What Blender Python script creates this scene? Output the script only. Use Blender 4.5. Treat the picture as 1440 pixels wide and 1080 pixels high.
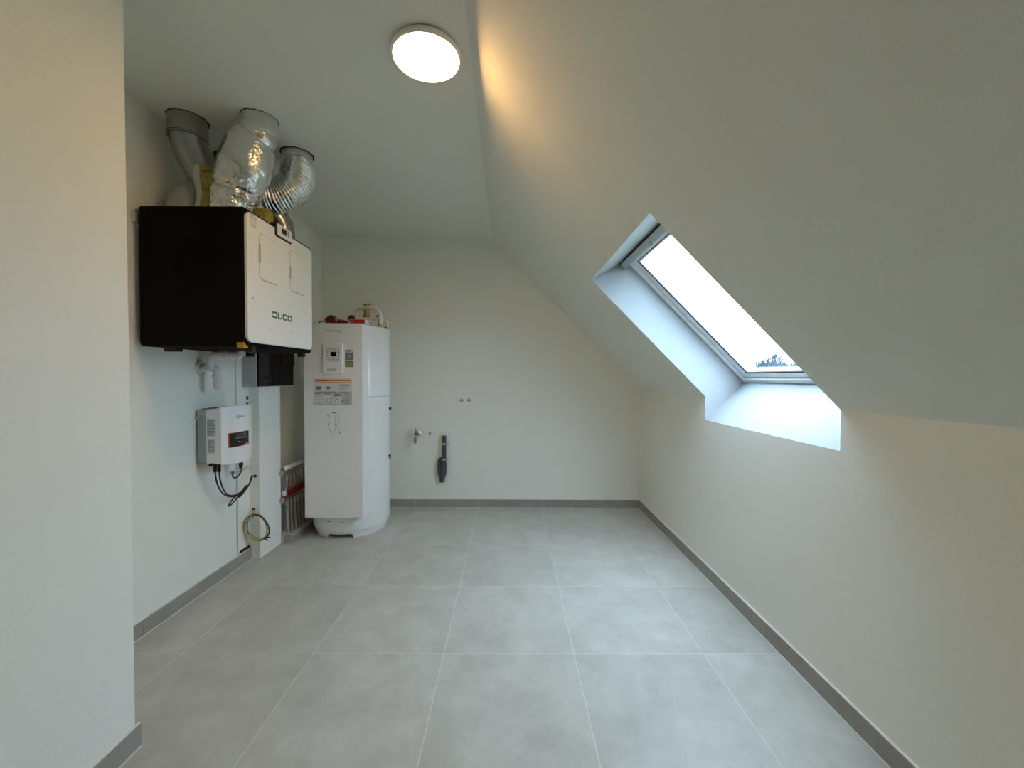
import bpy, bmesh, math, random
from mathutils import Vector, Matrix, noise

random.seed(7)
scene = bpy.context.scene
col = scene.collection
for o in list(bpy.data.objects):
    bpy.data.objects.remove(o)

# ------------------------------------------------------------------ camera, sky, exposure
F_PX, PITCH, YAW, ROLL, CAM_H = 576.85, 0.0228, 0.0065, 0.0048, 1.2849
def make_camera():
    cd = bpy.data.cameras.new('camera')
    cd.sensor_fit = 'HORIZONTAL'; cd.sensor_width = 36.0
    cd.lens = F_PX / 1440.0 * 36.0
    cd.clip_start = 0.02; cd.clip_end = 500
    c = bpy.data.objects.new('camera', cd); col.objects.link(c)
    cy, sy, cp, sp = math.cos(YAW), math.sin(YAW), math.cos(PITCH), math.sin(PITCH)
    right = Vector((cy, -sy, 0)); fwd0 = Vector((sy, cy, 0)); up0 = Vector((0, 0, 1))
    fwd = cp * fwd0 - sp * up0; up = sp * fwd0 + cp * up0
    cr_, sr_ = math.cos(ROLL), math.sin(ROLL)
    r2 = cr_ * right + sr_ * up; u2 = -sr_ * right + cr_ * up
    m = Matrix((r2, u2, -fwd)).transposed().to_4x4()
    m.translation = Vector((0, 0, CAM_H))
    c.matrix_world = m
    scene.camera = c
make_camera()

SKY_COLOR, SKY_ZENITH = (0.61,0.81,1.0), 10
LAMP_COLOR, LAMP_STRENGTH = (1.0,0.57,0.21), 26
EXPOSURE = 0.88
world = bpy.data.worlds.new('overcast_sky'); scene.world = world
world.use_nodes = True
bg = world.node_tree.nodes['Background']
bg.inputs[0].default_value = (*SKY_COLOR, 1)
def overcast_sky():
    # standard overcast sky: brightness goes with (1 + 2 sin elevation) / 3, the horizon value below
    nt = world.node_tree
    tc = nt.nodes.new('ShaderNodeTexCoord'); sx = nt.nodes.new('ShaderNodeSeparateXYZ')
    mx = nt.nodes.new('ShaderNodeMath'); mx.operation = 'MAXIMUM'; mx.inputs[1].default_value = 0.0
    ma = nt.nodes.new('ShaderNodeMath'); ma.operation = 'MULTIPLY_ADD'; ma.inputs[1].default_value = 2 * SKY_ZENITH / 3; ma.inputs[2].default_value = SKY_ZENITH / 3
    nt.links.new(tc.outputs['Generated'], sx.inputs[0]); nt.links.new(sx.outputs['Z'], mx.inputs[0])
    nt.links.new(mx.outputs[0], ma.inputs[0]); nt.links.new(ma.outputs[0], bg.inputs[1])
overcast_sky()
vs = scene.view_settings
scene.display_settings.display_device = 'sRGB'
vs.view_transform = 'Standard'; vs.look = 'None'; vs.gamma = 1.0; vs.exposure = EXPOSURE
vs.use_curve_mapping = False
cy_ = scene.cycles
cy_.use_denoising = True
cy_.adaptive_threshold = 0.015
cy_.max_bounces = 14; cy_.diffuse_bounces = 8; cy_.glossy_bounces = 5; cy_.transparent_max_bounces = 8

# ------------------------------------------------------------------ room dimensions (metres, camera over the origin)
XL, XR, YB, YF, H = -1.792, 1.267, 3.945, -2.2, 2.583
XN, YN = -1.274, 1.385          # face and far end of the wall block on the left
RIDGE_X, KNEE = -0.177, 1.139
TILE, TX, TY = 0.6, -0.2951, 1.8665
S2 = math.sqrt(0.5)

def o_wall(s, y, back=0.0):
    """offset o at which the roof coordinate s meets the knee wall face"""
    return (XR + back - RIDGE_X) / S2 - s - 0.0047 * (YB - y)

def roof(s, y, o):
    """point on the roof slope: s down the slope from the ridge, o outward from the plaster"""
    o2 = o + 0.0047 * (YB - y)
    return Vector((RIDGE_X + S2 * s + S2 * o2, y, H - S2 * s + S2 * o2))

# ------------------------------------------------------------------ materials
MATS = {}
def mat(name, color, rough=0.5, metal=0.0, var=0.0, vscale=8.0, bump=0.0, bscale=60.0, spec=0.5, coat=0.0, detail=4.0, color2=None, per_object=0.0, rvar=0.0):
    if name in MATS: return MATS[name]
    m = bpy.data.materials.new(name); m.use_nodes = True
    nt = m.node_tree; b = nt.nodes['Principled BSDF']
    b.inputs['Base Color'].default_value = (*color, 1)
    b.inputs['Roughness'].default_value = rough
    b.inputs['Metallic'].default_value = metal
    b.inputs['Specular IOR Level'].default_value = spec
    if coat: b.inputs['Coat Weight'].default_value = coat; b.inputs['Coat Roughness'].default_value = 0.08
    tc = nt.nodes.new('ShaderNodeTexCoord')
    src = tc.outputs['Object']
    if per_object:
        oi = nt.nodes.new('ShaderNodeObjectInfo')
        vm = nt.nodes.new('ShaderNodeVectorMath'); vm.operation = 'SCALE'; vm.inputs[0].default_value = (17.3, 9.1, 5.7)
        nt.links.new(oi.outputs['Random'], vm.inputs['Scale'])
        va = nt.nodes.new('ShaderNodeVectorMath'); va.operation = 'ADD'
        nt.links.new(src, va.inputs[0]); nt.links.new(vm.outputs[0], va.inputs[1]); src = va.outputs[0]
    if var or color2:
        n = nt.nodes.new('ShaderNodeTexNoise'); n.inputs['Scale'].default_value = vscale; n.inputs['Detail'].default_value = detail; n.inputs['Roughness'].default_value = 0.72 if detail > 8 else 0.62
        nt.links.new(src, n.inputs['Vector'])
        cr = nt.nodes.new('ShaderNodeValToRGB')
        c2 = color2 or tuple(min(1, c * (1 + var)) for c in color)
        c1 = color if color2 else tuple(c * (1 - var) for c in color)
        cr.color_ramp.elements[0].position = 0.32; cr.color_ramp.elements[1].position = 0.68
        cr.color_ramp.elements[0].color = (*c1, 1); cr.color_ramp.elements[1].color = (*c2, 1)
        nt.links.new(n.outputs['Fac'], cr.inputs['Fac'])
        out = cr.outputs['Color']
        if per_object:
            hv = nt.nodes.new('ShaderNodeHueSaturation')
            mr = nt.nodes.new('ShaderNodeMapRange'); mr.inputs['To Min'].default_value = 1 - per_object; mr.inputs['To Max'].default_value = 1 + per_object
            nt.links.new(oi.outputs['Random'], mr.inputs['Value']); nt.links.new(mr.outputs[0], hv.inputs['Value'])
            nt.links.new(out, hv.inputs['Color']); out = hv.outputs['Color']
        nt.links.new(out, b.inputs['Base Color'])
        if rvar:
            mr2 = nt.nodes.new('ShaderNodeMapRange'); mr2.inputs['To Min'].default_value = rough - rvar; mr2.inputs['To Max'].default_value = rough + rvar
            nt.links.new(n.outputs['Fac'], mr2.inputs['Value']); nt.links.new(mr2.outputs[0], b.inputs['Roughness'])
    if bump:
        n2 = nt.nodes.new('ShaderNodeTexNoise'); n2.inputs['Scale'].default_value = bscale; n2.inputs['Detail'].default_value = 5
        nt.links.new(src, n2.inputs['Vector'])
        bp = nt.nodes.new('ShaderNodeBump'); bp.inputs['Strength'].default_value = bump; bp.inputs['Distance'].default_value = 0.01
        nt.links.new(n2.outputs['Fac'], bp.inputs['Height']); nt.links.new(bp.outputs['Normal'], b.inputs['Normal'])
    MATS[name] = m
    return m

def emission(name, color, strength):
    m = bpy.data.materials.new(name); m.use_nodes = True
    nt = m.node_tree; nt.nodes.clear()
    e = nt.nodes.new('ShaderNodeEmission'); e.inputs[0].default_value = (*color, 1); e.inputs[1].default_value = strength
    o = nt.nodes.new('ShaderNodeOutputMaterial'); nt.links.new(e.outputs[0], o.inputs[0])
    MATS[name] = m
    return m

def clear_glass(name):
    """thin window pane: transparent, with a mirror reflection that grows at grazing angles"""
    m = bpy.data.materials.new(name); m.use_nodes = True
    nt = m.node_tree; nt.nodes.clear()
    t = nt.nodes.new('ShaderNodeBsdfTransparent'); t.inputs[0].default_value = (0.93, 0.97, 1.0, 1)
    g = nt.nodes.new('ShaderNodeBsdfGlossy'); g.inputs['Roughness'].default_value = 0.02
    lw = nt.nodes.new('ShaderNodeLayerWeight')      # Schlick reflectance, the same from both faces
    pw = nt.nodes.new('ShaderNodeMath'); pw.operation = 'POWER'; pw.inputs[1].default_value = 5
    nt.links.new(lw.outputs['Facing'], pw.inputs[0])
    f = nt.nodes.new('ShaderNodeMath'); f.operation = 'MULTIPLY_ADD'; f.inputs[1].default_value = 0.96; f.inputs[2].default_value = 0.04
    nt.links.new(pw.outputs[0], f.inputs[0])
    mx = nt.nodes.new('ShaderNodeMixShader'); o = nt.nodes.new('ShaderNodeOutputMaterial')
    nt.links.new(f.outputs[0], mx.inputs[0]); nt.links.new(t.outputs[0], mx.inputs[1]); nt.links.new(g.outputs[0], mx.inputs[2])
    nt.links.new(mx.outputs[0], o.inputs[0])
    MATS[name] = m
    return m

M = dict(
    plaster=mat('plaster_paint', (0.86,0.857,0.785), 0.85, var=0.012, vscale=3, bump=0.12, bscale=260),
    ceiling=mat('ceiling_paint', (0.79,0.787,0.70), 0.9, var=0.01, vscale=3, bump=0.10, bscale=260),
    reveal=mat('greyed_reveal', (0.40,0.41,0.41), 0.6, bump=0.05, bscale=200),  # white linings coloured mid grey to hold down the daylight on them
    tile=mat('floor_tile', (0.455, 0.435, 0.385), 0.38, vscale=5.5, detail=14, color2=(0.60, 0.58, 0.525), bump=0.10, bscale=140, per_object=0.035, rvar=0.07),
    skirting=mat('skirting_tile', (0.30, 0.28, 0.25), 0.5, vscale=7, detail=8, color2=(0.37, 0.35, 0.32), bump=0.05, bscale=180, per_object=0.05),
    grout=mat('grout', (0.72, 0.70, 0.64), 0.9, var=0.05, vscale=30),
    caulk=mat('caulk', (0.80, 0.79, 0.75), 0.6),
    pvc_window=mat('window_white', (0.86, 0.87, 0.88), 0.3),
    alu=mat('brushed_aluminium', (0.62, 0.63, 0.63), 0.38, 0.6),
    rubber=mat('black_rubber', (0.012, 0.013, 0.014), 0.6),
    black_foam=mat('black_housing', (0.0035, 0.0035, 0.0038), 0.8, bump=0.12, bscale=120, spec=0.12),
    black_plastic=mat('black_plastic', (0.007, 0.007, 0.008), 0.42, spec=0.35),
    smoked=mat('smoked_plastic', (0.005, 0.005, 0.007), 0.15, spec=0.3),
    white_sheet=mat('white_sheet_metal', (0.88, 0.875, 0.85), 0.38, bump=0.02, bscale=300),
    white_plastic=mat('white_plastic', (0.86, 0.865, 0.86), 0.35),
    white_gloss=mat('white_gloss_plastic', (0.88, 0.89, 0.90), 0.16),
    white_pvc=mat('white_pvc_pipe', (0.68, 0.665, 0.65), 0.3),
    groove=mat('panel_groove', (0.52, 0.50, 0.47), 0.6),
    grey_panel=mat('light_grey_enamel', (0.52, 0.53, 0.52), 0.35),
    grey_metal=mat('grey_cast_metal', (0.36, 0.38, 0.38), 0.45, 0.3),
    grey_pvc=mat('dark_grey_pvc', (0.055, 0.062, 0.064), 0.4),
    galv=mat('galvanised_steel', (0.36, 0.37, 0.38), 0.24, 0.95, var=0.12, vscale=22, bump=0.03, bscale=30),
    dull_galv=mat('dull_galvanised_wrap', (0.42, 0.43, 0.41), 0.5, 0.5, var=0.08, vscale=14, bump=0.08, bscale=40),
    foil=mat('aluminium_foil', (0.80, 0.80, 0.80), 0.13, 1.0, var=0.03, vscale=20, bump=0.5, bscale=42),
    foil_flat=mat('foil_tape', (0.72, 0.73, 0.72), 0.36, 0.9, bump=0.35, bscale=60),
    dark_gap=mat('black_ceiling_gap', (0.01, 0.01, 0.01), 0.9),
    wool=mat('yellow_mineral_wool', (0.36, 0.31, 0.09), 0.95, var=0.35, vscale=45, bump=0.9, bscale=90),
    wool_face=mat('wool_paper_facing', (0.55, 0.55, 0.50), 0.6, var=0.05, vscale=20),
    orange=mat('orange_plastic', (0.55, 0.30, 0.02), 0.45),
    green=mat('green_print', (0.012, 0.15, 0.035), 0.5),
    ink=mat('dark_grey_ink', (0.035, 0.035, 0.035), 0.7),
    ink_soft=mat('grey_ink', (0.22, 0.22, 0.215), 0.7),
    paper=mat('label_paper', (0.74, 0.74, 0.72), 0.6),
    paper_grey=mat('grey_label_paper', (0.56, 0.57, 0.57), 0.6),
    red=mat('red_print', (0.48, 0.02, 0.02), 0.5),
    red_frame=mat('red_trim', (0.55, 0.10, 0.06), 0.5),
    red_dark=mat('red_plastic', (0.30, 0.012, 0.014), 0.35),
    orange_print=mat('orange_print', (0.60, 0.22, 0.05), 0.5),
    yellow_print=mat('yellow_print', (0.66, 0.44, 0.07), 0.5),
    green_label=mat('green_label', (0.20, 0.27, 0.04), 0.5),
    label_grey=mat('label_grey', (0.20, 0.20, 0.21), 0.5),
    pink_print=mat('pink_print', (0.58, 0.47, 0.45), 0.6),
    screen=mat('dark_screen', (0.008, 0.010, 0.010), 0.12),
    lcd=mat('grey_lcd', (0.10, 0.105, 0.10), 0.2),
    button=mat('grey_button', (0.30, 0.31, 0.31), 0.5),
    brass=mat('brass', (0.42, 0.30, 0.10), 0.35, 0.85, var=0.1, vscale=30),
    copper=mat('oxidised_copper', (0.20, 0.055, 0.035), 0.4, 0.6, var=0.3, vscale=40),
    chrome=mat('chrome', (0.55, 0.55, 0.54), 0.18, 1.0),
    nickel=mat('nickel_plated_brass', (0.50, 0.48, 0.45), 0.3, 0.9),
    pex=mat('grey_plastic_pipe', (0.34, 0.33, 0.31), 0.45),
    hose_white=mat('white_foam_hose', (0.82, 0.78, 0.70), 0.7, var=0.06, vscale=60, bump=0.2, bscale=150),
    cable_black=mat('black_cable', (0.010, 0.010, 0.011), 0.45),
    cable_grey=mat('grey_cable', (0.12, 0.13, 0.14), 0.45),
    cable_pale=mat('pale_cable', (0.48, 0.46, 0.38), 0.45),
    cable_yellow=mat('yellow_green_cable', (0.52, 0.40, 0.06), 0.45),
    carton=mat('white_carton', (0.72, 0.72, 0.71), 0.6),
    bark=mat('blue_grey_bark', (0.045, 0.060, 0.075), 0.9),  # one even dark blue-grey for trunks and crowns
    meadow=mat('winter_grass', (0.16, 0.19, 0.09), 0.95, var=0.25, vscale=0.3),
    diffuser=emission('lamp_diffuser', LAMP_COLOR, LAMP_STRENGTH),
    glass=clear_glass('window_glass'),
)

# ------------------------------------------------------------------ mesh helpers (all in world metres)
ORG = {}
FINE = {'print', 'side_print', 'dark_print', 'lettering', 'logo', 'drawing_marks', 'tank_drawing', 'diagram', 'drawing_field', 'fluting', 'handle_slot'}
def B(): return bmesh.new()

def finish(name, bm, m, parent=None, smooth=None):
    """link one mesh object; its origin is that of its parent"""
    bmesh.ops.recalc_face_normals(bm, faces=bm.faces[:])
    org = ORG.get(parent.name, Vector()) if parent else None
    if parent is None:
        vs_ = [v.co for v in bm.verts]
        lo = Vector((min(v.x for v in vs_), min(v.y for v in vs_), min(v.z for v in vs_)))
        hi = Vector((max(v.x for v in vs_), max(v.y for v in vs_), max(v.z for v in vs_)))
        org = Vector(((lo.x + hi.x) / 2, (lo.y + hi.y) / 2, lo.z))
    bmesh.ops.translate(bm, verts=bm.verts[:], vec=-org)
    me = bpy.data.meshes.new(name); bm.to_mesh(me); bm.free()
    me.materials.append(m)
    if smooth is not None:
        me.shade_smooth()
        me.set_sharp_from_angle(angle=math.radians(smooth))
    o = bpy.data.objects.new(name, me); col.objects.link(o)
    if name in FINE: o['kind'] = 'stuff'      # lettering and marks too small to pick apart
    if parent: o.parent = parent
    else: o.location = org
    ORG[o.name] = org
    return o

def thing(name, label, cat, loc, group=None):
    o = bpy.data.objects.new(name, None); col.objects.link(o)
    o.location = loc; o.empty_display_size = 0.05
    o['label'] = label; o['category'] = cat
    if group: o['group'] = group
    ORG[o.name] = Vector(loc)
    return o

def tag(o, label, cat, group=None):
    o['label'] = label; o['category'] = cat
    if group: o['group'] = group
    return o

def structure(o, label=None, cat=None):
    o['kind'] = 'structure'
    if label: o['label'] = label
    if cat: o['category'] = cat
    return o

def merge(bm, tmp):
    me = bpy.data.meshes.new('tmp'); tmp.to_mesh(me); tmp.free()
    bm.from_mesh(me); bpy.data.meshes.remove(me)

def box(bm, x0, x1, y0, y1, z0, z1, bev=0.0, seg=2):
    t = B(); bmesh.ops.create_cube(t, size=1)
    for v in t.verts:
        v.co = Vector((x0 + (v.co.x + .5) * (x1 - x0), y0 + (v.co.y + .5) * (y1 - y0), z0 + (v.co.z + .5) * (z1 - z0)))
    if bev: bmesh.ops.bevel(t, geom=t.edges[:], offset=bev, segments=seg, profile=0.5, affect='EDGES')
    merge(bm, t)
    return bm

def prism(bm, pts, f, w0, w1, chamfer=0.0):
    """polygon pts (u,v) extruded along w; f maps (u,v,w) to the world. A chamfer shrinks the w1 face a little."""
    n = len(pts)
    cu = sum(p[0] for p in pts) / n; cv = sum(p[1] for p in pts) / n
    rings = [(w0, 0.0)]
    if chamfer:
        rings += [(w1 - math.copysign(chamfer, w1 - w0), 0.0), (w1, chamfer)]
    else: rings += [(w1, 0.0)]
    vs_ = []
    for w, sh in rings:
        ring = []
        for (u, v) in pts:
            du, dv = u - cu, v - cv
            uu = u - math.copysign(min(sh, abs(du)), du); vv = v - math.copysign(min(sh, abs(dv)), dv)
            ring.append(bm.verts.new(f(uu, vv, w)))
        vs_.append(ring)
    bm.faces.new(vs_[0][::-1]); bm.faces.new(vs_[-1])
    for a, b in zip(vs_[:-1], vs_[1:]):
        for i in range(n):
            bm.faces.new((a[i], a[(i + 1) % n], b[(i + 1) % n], b[i]))
    return bm

def frame(bm, u0, v0, u1, v1, w, f, w0, w1, wv=None):
    """rectangular ring with bar width w, as one closed solid"""
    wv = w if wv is None else wv
    out = [(u0, v0), (u1, v0), (u1, v1), (u0, v1)]
    inn = [(u0 + w, v0 + wv), (u1 - w, v0 + wv), (u1 - w, v1 - wv), (u0 + w, v1 - wv)]
    O0 = [bm.verts.new(f(*p, w0)) for p in out]; I0 = [bm.verts.new(f(*p, w0)) for p in inn]
    O1 = [bm.verts.new(f(*p, w1)) for p in out]; I1 = [bm.verts.new(f(*p, w1)) for p in inn]
    for i in range(4):
        j = (i + 1) % 4
        bm.faces.new((O0[i], O0[j], I0[j], I0[i])); bm.faces.new((O1[i], I1[i], I1[j], O1[j]))
        bm.faces.new((O0[i], O1[i], O1[j], O0[j])); bm.faces.new((I0[i], I0[j], I1[j], I1[i]))
    return bm

def rrect(u0, v0, u1, v1, r, n=5):
    r = min(r, (u1 - u0) / 2 - 1e-5, (v1 - v0) / 2 - 1e-5)
    pts = []
    for cx, cz, a0 in ((u1 - r, v1 - r, 0), (u0 + r, v1 - r, 90), (u0 + r, v0 + r, 180), (u1 - r, v0 + r, 270)):
        for k in range(n + 1):
            a = math.radians(a0 + 90 * k / n)
            pts.append((cx + r * math.cos(a), cz + r * math.sin(a)))
    return pts

def ringline(bm, pts, w, f, w0, w1):
    """a closed outline of width w following the polygon pts"""
    n = len(pts); cu = sum(p[0] for p in pts) / n; cv = sum(p[1] for p in pts) / n
    inn = []
    for i in range(n):
        p = Vector(pts[i]); t = (Vector(pts[(i + 1) % n]) - Vector(pts[i - 1])).normalized()
        nn = Vector((-t.y, t.x))
        if nn.dot(Vector((cu, cv)) - p) < 0: nn = -nn
        q = p + nn * w; inn.append((q.x, q.y))
    O0 = [bm.verts.new(f(*p, w0)) for p in pts]; I0 = [bm.verts.new(f(*p, w0)) for p in inn]
    O1 = [bm.verts.new(f(*p, w1)) for p in pts]; I1 = [bm.verts.new(f(*p, w1)) for p in inn]
    for i in range(n):
        j = (i + 1) % n
        bm.faces.new((O0[i], O0[j], I0[j], I0[i])); bm.faces.new((O1[i], I1[i], I1[j], O1[j]))
        bm.faces.new((O0[i], O1[i], O1[j], O0[j])); bm.faces.new((I0[i], I0[j], I1[j], I1[i]))
    return bm

def spline(pts, n):
    """Catmull-Rom through pts (tuples of any length), n samples per span"""
    P = [Vector(p) for p in pts]
    P = [P[0] * 2 - P[1]] + P + [P[-1] * 2 - P[-2]]
    out = []
    for i in range(1, len(P) - 2):
        p0, p1, p2, p3 = P[i - 1:i + 3]
        for k in range(n):
            t = k / n
            out.append(0.5 * ((2 * p1) + (p2 - p0) * t + (2 * p0 - 5 * p1 + 4 * p2 - p3) * t * t + (3 * p1 - p0 - 3 * p2 + p3) * t ** 3))
    out.append(P[-2])
    return out

def tube(bm, pts, r, seg=12, caps=True, closed=False, disp=None):
    """tube through pts; r is a number or a list; disp(point, i, angle) adds to the radius"""
    pts = [Vector(p) for p in pts]; n = len(pts)
    rs = r if isinstance(r, (list, tuple)) else [r] * n
    tan = []
    for i in range(n):
        a = pts[i - 1] if (i or closed) else pts[0]; b = pts[(i + 1) % n] if (i < n - 1 or closed) else pts[-1]
        t = (b - a); tan.append(t.normalized() if t.length > 1e-9 else Vector((0, 0, 1)))
    up = Vector((0, 0, 1)) if abs(tan[0].z) < 0.9 else Vector((1, 0, 0))
    nrm = (up - tan[0] * up.dot(tan[0])).normalized()
    rings = []
    for i in range(n):
        nrm = (nrm - tan[i] * nrm.dot(tan[i])).normalized()
        bi = tan[i].cross(nrm)
        ring = []
        for k in range(seg):
            a = 2 * math.pi * k / seg
            d = nrm * math.cos(a) + bi * math.sin(a)
            rr = rs[i] + (disp(pts[i] + d * rs[i], i, a) if disp else 0)
            ring.append(bm.verts.new(pts[i] + d * rr))
        rings.append(ring)
    m_ = n if closed else n - 1
    for i in range(m_):
        a, b = rings[i], rings[(i + 1) % n]
        for k in range(seg):
            bm.faces.new((a[k], a[(k + 1) % seg], b[(k + 1) % seg], b[k]))
    if caps and not closed:
        bm.faces.new(rings[0][::-1]); bm.faces.new(rings[-1])
    return bm

def lathe(bm, prof, c, axis='Z', seg=24, sign=1, close=True):
    """profile (r, h) turned about an axis through c; close caps both ends"""
    c = Vector(c); rings = []
    for (r, h) in prof:
        ring = []
        for k in range(seg):
            a = 2 * math.pi * k / seg; p, q = r * math.cos(a), r * math.sin(a)
            d = {'Z': (p, q, sign * h), 'X': (sign * h, p, q), 'Y': (p, sign * h, q)}[axis]
            ring.append(bm.verts.new(c + Vector(d)))
        rings.append(ring)
    for a, b in zip(rings[:-1], rings[1:]):
        for k in range(seg):
            bm.faces.new((a[k], a[(k + 1) % seg], b[(k + 1) % seg], b[k]))
    if close:
        bm.faces.new(rings[0][::-1]); bm.faces.new(rings[-1])
    return bm

def text(bm, s, size, f, depth=0.0006):
    """lettering as thin solid glyphs in the plane of f(u, v, w)"""
    cu = bpy.data.curves.new('txt', 'FONT'); cu.body = s; cu.size = size; cu.resolution_u = 2
    ob = bpy.data.objects.new('txt', cu); col.objects.link(ob)
    bpy.context.view_layer.update()
    me = ob.evaluated_get(bpy.context.evaluated_depsgraph_get()).to_mesh()
    t = B(); t.from_mesh(me); ob.to_mesh_clear()
    bpy.data.objects.remove(ob); bpy.data.curves.remove(cu)
    g = bmesh.ops.extrude_face_region(t, geom=t.faces[:])
    for e in g['geom']:
        if isinstance(e, bmesh.types.BMVert): e.co.z += depth
    for v in t.verts: v.co = f(v.co.x, v.co.y, v.co.z)
    merge(bm, t)
    return bm

def facing_x(x):  # plane facing +X: u = world Y, v = world Z, w = out of the plane
    return lambda u, v, w: Vector((x + w, u, v))
def facing_cam(y):  # plane facing -Y: u = world X, v = world Z
    return lambda u, v, w: Vector((u, y - w, v))

def rows_of_print(bm, f, u0, u1, v0, v1, n, h, w0=0.0, w1=0.0006, jitter=0.35):
    """a block of tiny printed lines"""
    for k in range(n):
        v = v1 - (k + 0.5) * (v1 - v0) / n
        e = u1 - (u1 - u0) * random.random() * jitter
        prism(bm, [(u0, v - h / 2), (e, v - h / 2), (e, v + h / 2), (u0, v + h / 2)], f, w0, w1)

# ================================================================== THE ROOM
# ---- floor: a grout bed with single tiles on it
floor = structure(finish('floor', box(B(), XL - .1, XR + .1, YF - .1, YB + .1, -0.16, -0.0007), M['grout']), 'grey stone-look tiled floor with pale grout', 'floor')
xs = [XL] + [TX + TILE * k for k in range(-2, 3) if XL < TX + TILE * k < XR] + [XR]
k0 = math.ceil((YF - TY) / TILE)
ys = [YF] + [TY + TILE * k for k in range(k0, 8) if YF < TY + TILE * k < YB] + [YB]
tile_mesh = {}
def add_tile(x0, x1, y0, y1):
    g = 0.0016
    w, d = x1 - x0, y1 - y0
    if w < 0.02 or d < 0.02: return
    key = (round(w, 3), round(d, 3))
    if key not in tile_mesh:
        bm = box(B(), -w / 2 + g, w / 2 - g, -d / 2 + g, d / 2 - g, -0.010, 0.0, 0.0009, 1)
        me = bpy.data.meshes.new('tile'); bm.to_mesh(me); bm.free(); me.materials.append(M['tile']); tile_mesh[key] = me
    o = bpy.data.objects.new('tile', tile_mesh[key]); col.objects.link(o)
    o.parent = floor; o.location = Vector(((x0 + x1) / 2, (y0 + y1) / 2, 0)) - ORG['floor']
for i in range(len(xs) - 1):
    for j in range(len(ys) - 1):
        x0, x1, y0, y1 = xs[i], xs[i + 1], ys[j], ys[j + 1]
        if y1 <= YN and x1 <= XN: continue
        if y0 < YN and x0 < XN < x1:           # the tile is cut round the wall block
            if y1 <= YN: add_tile(XN, x1, y0, y1)
            else:
                g = 0.0016
                pts = [(XN + g, y0 + g), (x1 - g, y0 + g), (x1 - g, y1 - g), (x0 + g, y1 - g), (x0 + g, YN + g), (XN + g, YN + g)]
                finish('tile', prism(B(), pts, lambda u, v, w: Vector((u, v, w)), -0.010, 0.0), M['tile'], floor)
            continue
        if y0 < YN < y1 and x1 <= XN: y0 = YN
        add_tile(x0, x1, y0, y1)

# ---- walls
wall_left = structure(finish('wall_left', box(B(), XL - .1, XL, YN, YB, 0, H), M['plaster']), 'white plastered wall carrying the appliances', 'wall')
structure(finish('wall_left_front', box(B(), XL - .1, XN, YF, YN, 0, H, 0.003, 2), M['plaster']), 'projecting white wall block nearest on the left', 'wall')
structure(finish('wall_front', box(B(), XL - .1, XR + .1, YF - .1, YF, 0, H), M['plaster']), 'white plastered wall closing the room', 'wall')
bm = B()
prism(bm, [(XL - .1, 0), (XR + .02, 0), (XR + .02, KNEE), (RIDGE_X + .02, H), (RIDGE_X + .02, H + .02), (XL - .1, H + .02)], lambda u, v, w: Vector((u, w, v)), YB, YB + .1)
structure(finish('wall_back', bm, M['plaster']), 'white plastered gable end wall', 'wall')

WIN = (1.556, 2.638)                 # window opening along the room
S_TOP, S_KNEE, S_BOT = 0.982, 2.042, 2.142
SILL_Z = H - S2 * 2 * S_BOT + (XR - RIDGE_X) - 0.0006
bm = B(); e_ = 0.0
pts = [(YF, 0), (YB, 0), (YB, 1.15), (WIN[1] + e_, 1.15), (WIN[1] + e_, SILL_Z - e_), (WIN[0] - e_, SILL_Z - e_), (WIN[0] - e_, 1.17), (YF, 1.17)]
prism(bm, pts, lambda u, v, w: Vector((w, u, v)), XR, XR + .10)
structure(finish('wall_right', bm, M['plaster']), 'low white knee wall under the roof slope', 'wall')

# ---- flat ceiling and roof slope (slope opened for the rooflights)
structure(finish('ceiling', box(B(), XL - .1, 0.05, YF, YB + .05, H, H + .1), M['ceiling']), 'flat white ceiling strip', 'ceiling')
bm = B()
sg = [-0.10, S_TOP, S_KNEE + 0.12]
yg = [YF, WIN[0], WIN[1], YB + .02]
for a in range(2):
    for b in range(3):
        if a == 1 and b == 1: continue
        for off in (0.0, 0.10):
            q = [roof(sg[a], yg[b], off), roof(sg[a + 1], yg[b], off), roof(sg[a + 1], yg[b + 1], off), roof(sg[a], yg[b + 1], off)]
            bm.faces.new([bm.verts.new(p) for p in q])
bmesh.ops.remove_doubles(bm, verts=bm.verts[:], dist=1e-5)
structure(finish('ceiling_slope', bm, M['ceiling']), 'white sloping ceiling under the roof', 'ceiling')

# ---- skirting of single tiles with a pale joint at the floor and at the top
def skirting(name, a, b, nrm, label, h=0.079, t=0.011, start=0.0):
    a, b, nrm = Vector(a), Vector(b), Vector(nrm)
    L = (b - a).length; e = (b - a) / L
    def f(u, v, w): return a + e * u + nrm * w + Vector((0, 0, v))
    bm = B()
    prism(bm, [(0, 0.0), (L, 0.0), (L, 0.0025), (0, 0.0025)], f, 0, t + 0.0035)
    prism(bm, [(0, 0.0025), (L, 0.0025), (L, h), (0, h)], f, 0, t - 0.002)
    prism(bm, [(0, h), (L, h), (L, h + 0.0035), (0, h + 0.0035)], f, 0, t - 0.001)
    o = structure(finish(name, bm, M['caulk']), label, 'skirting')
    u = -start
    while u < L - 0.01:
        u0, u1 = max(u, 0), min(u + TILE, L)
        if u1 - u0 > 0.015:
            bm = B(); prism(bm, [(u0 + .0012, .0028), (u1 - .0012, .0028), (u1 - .0012, h), (u0 + .0012, h)], f, 0, t)
            finish('tile', bm, M['skirting'], o)
        u += TILE
    return o
skirting('baseboard_back', (XL, YB, 0), (XR, YB, 0), (0, -1, 0), 'grey tile skirting along the gable wall', start=TILE - (TX - 2 * TILE - XL))
skirting('baseboard_right', (XR, YB, 0), (XR, YF, 0), (-1, 0, 0), 'grey tile skirting along the knee wall', start=TILE - 0.78 + 0.6)
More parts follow.
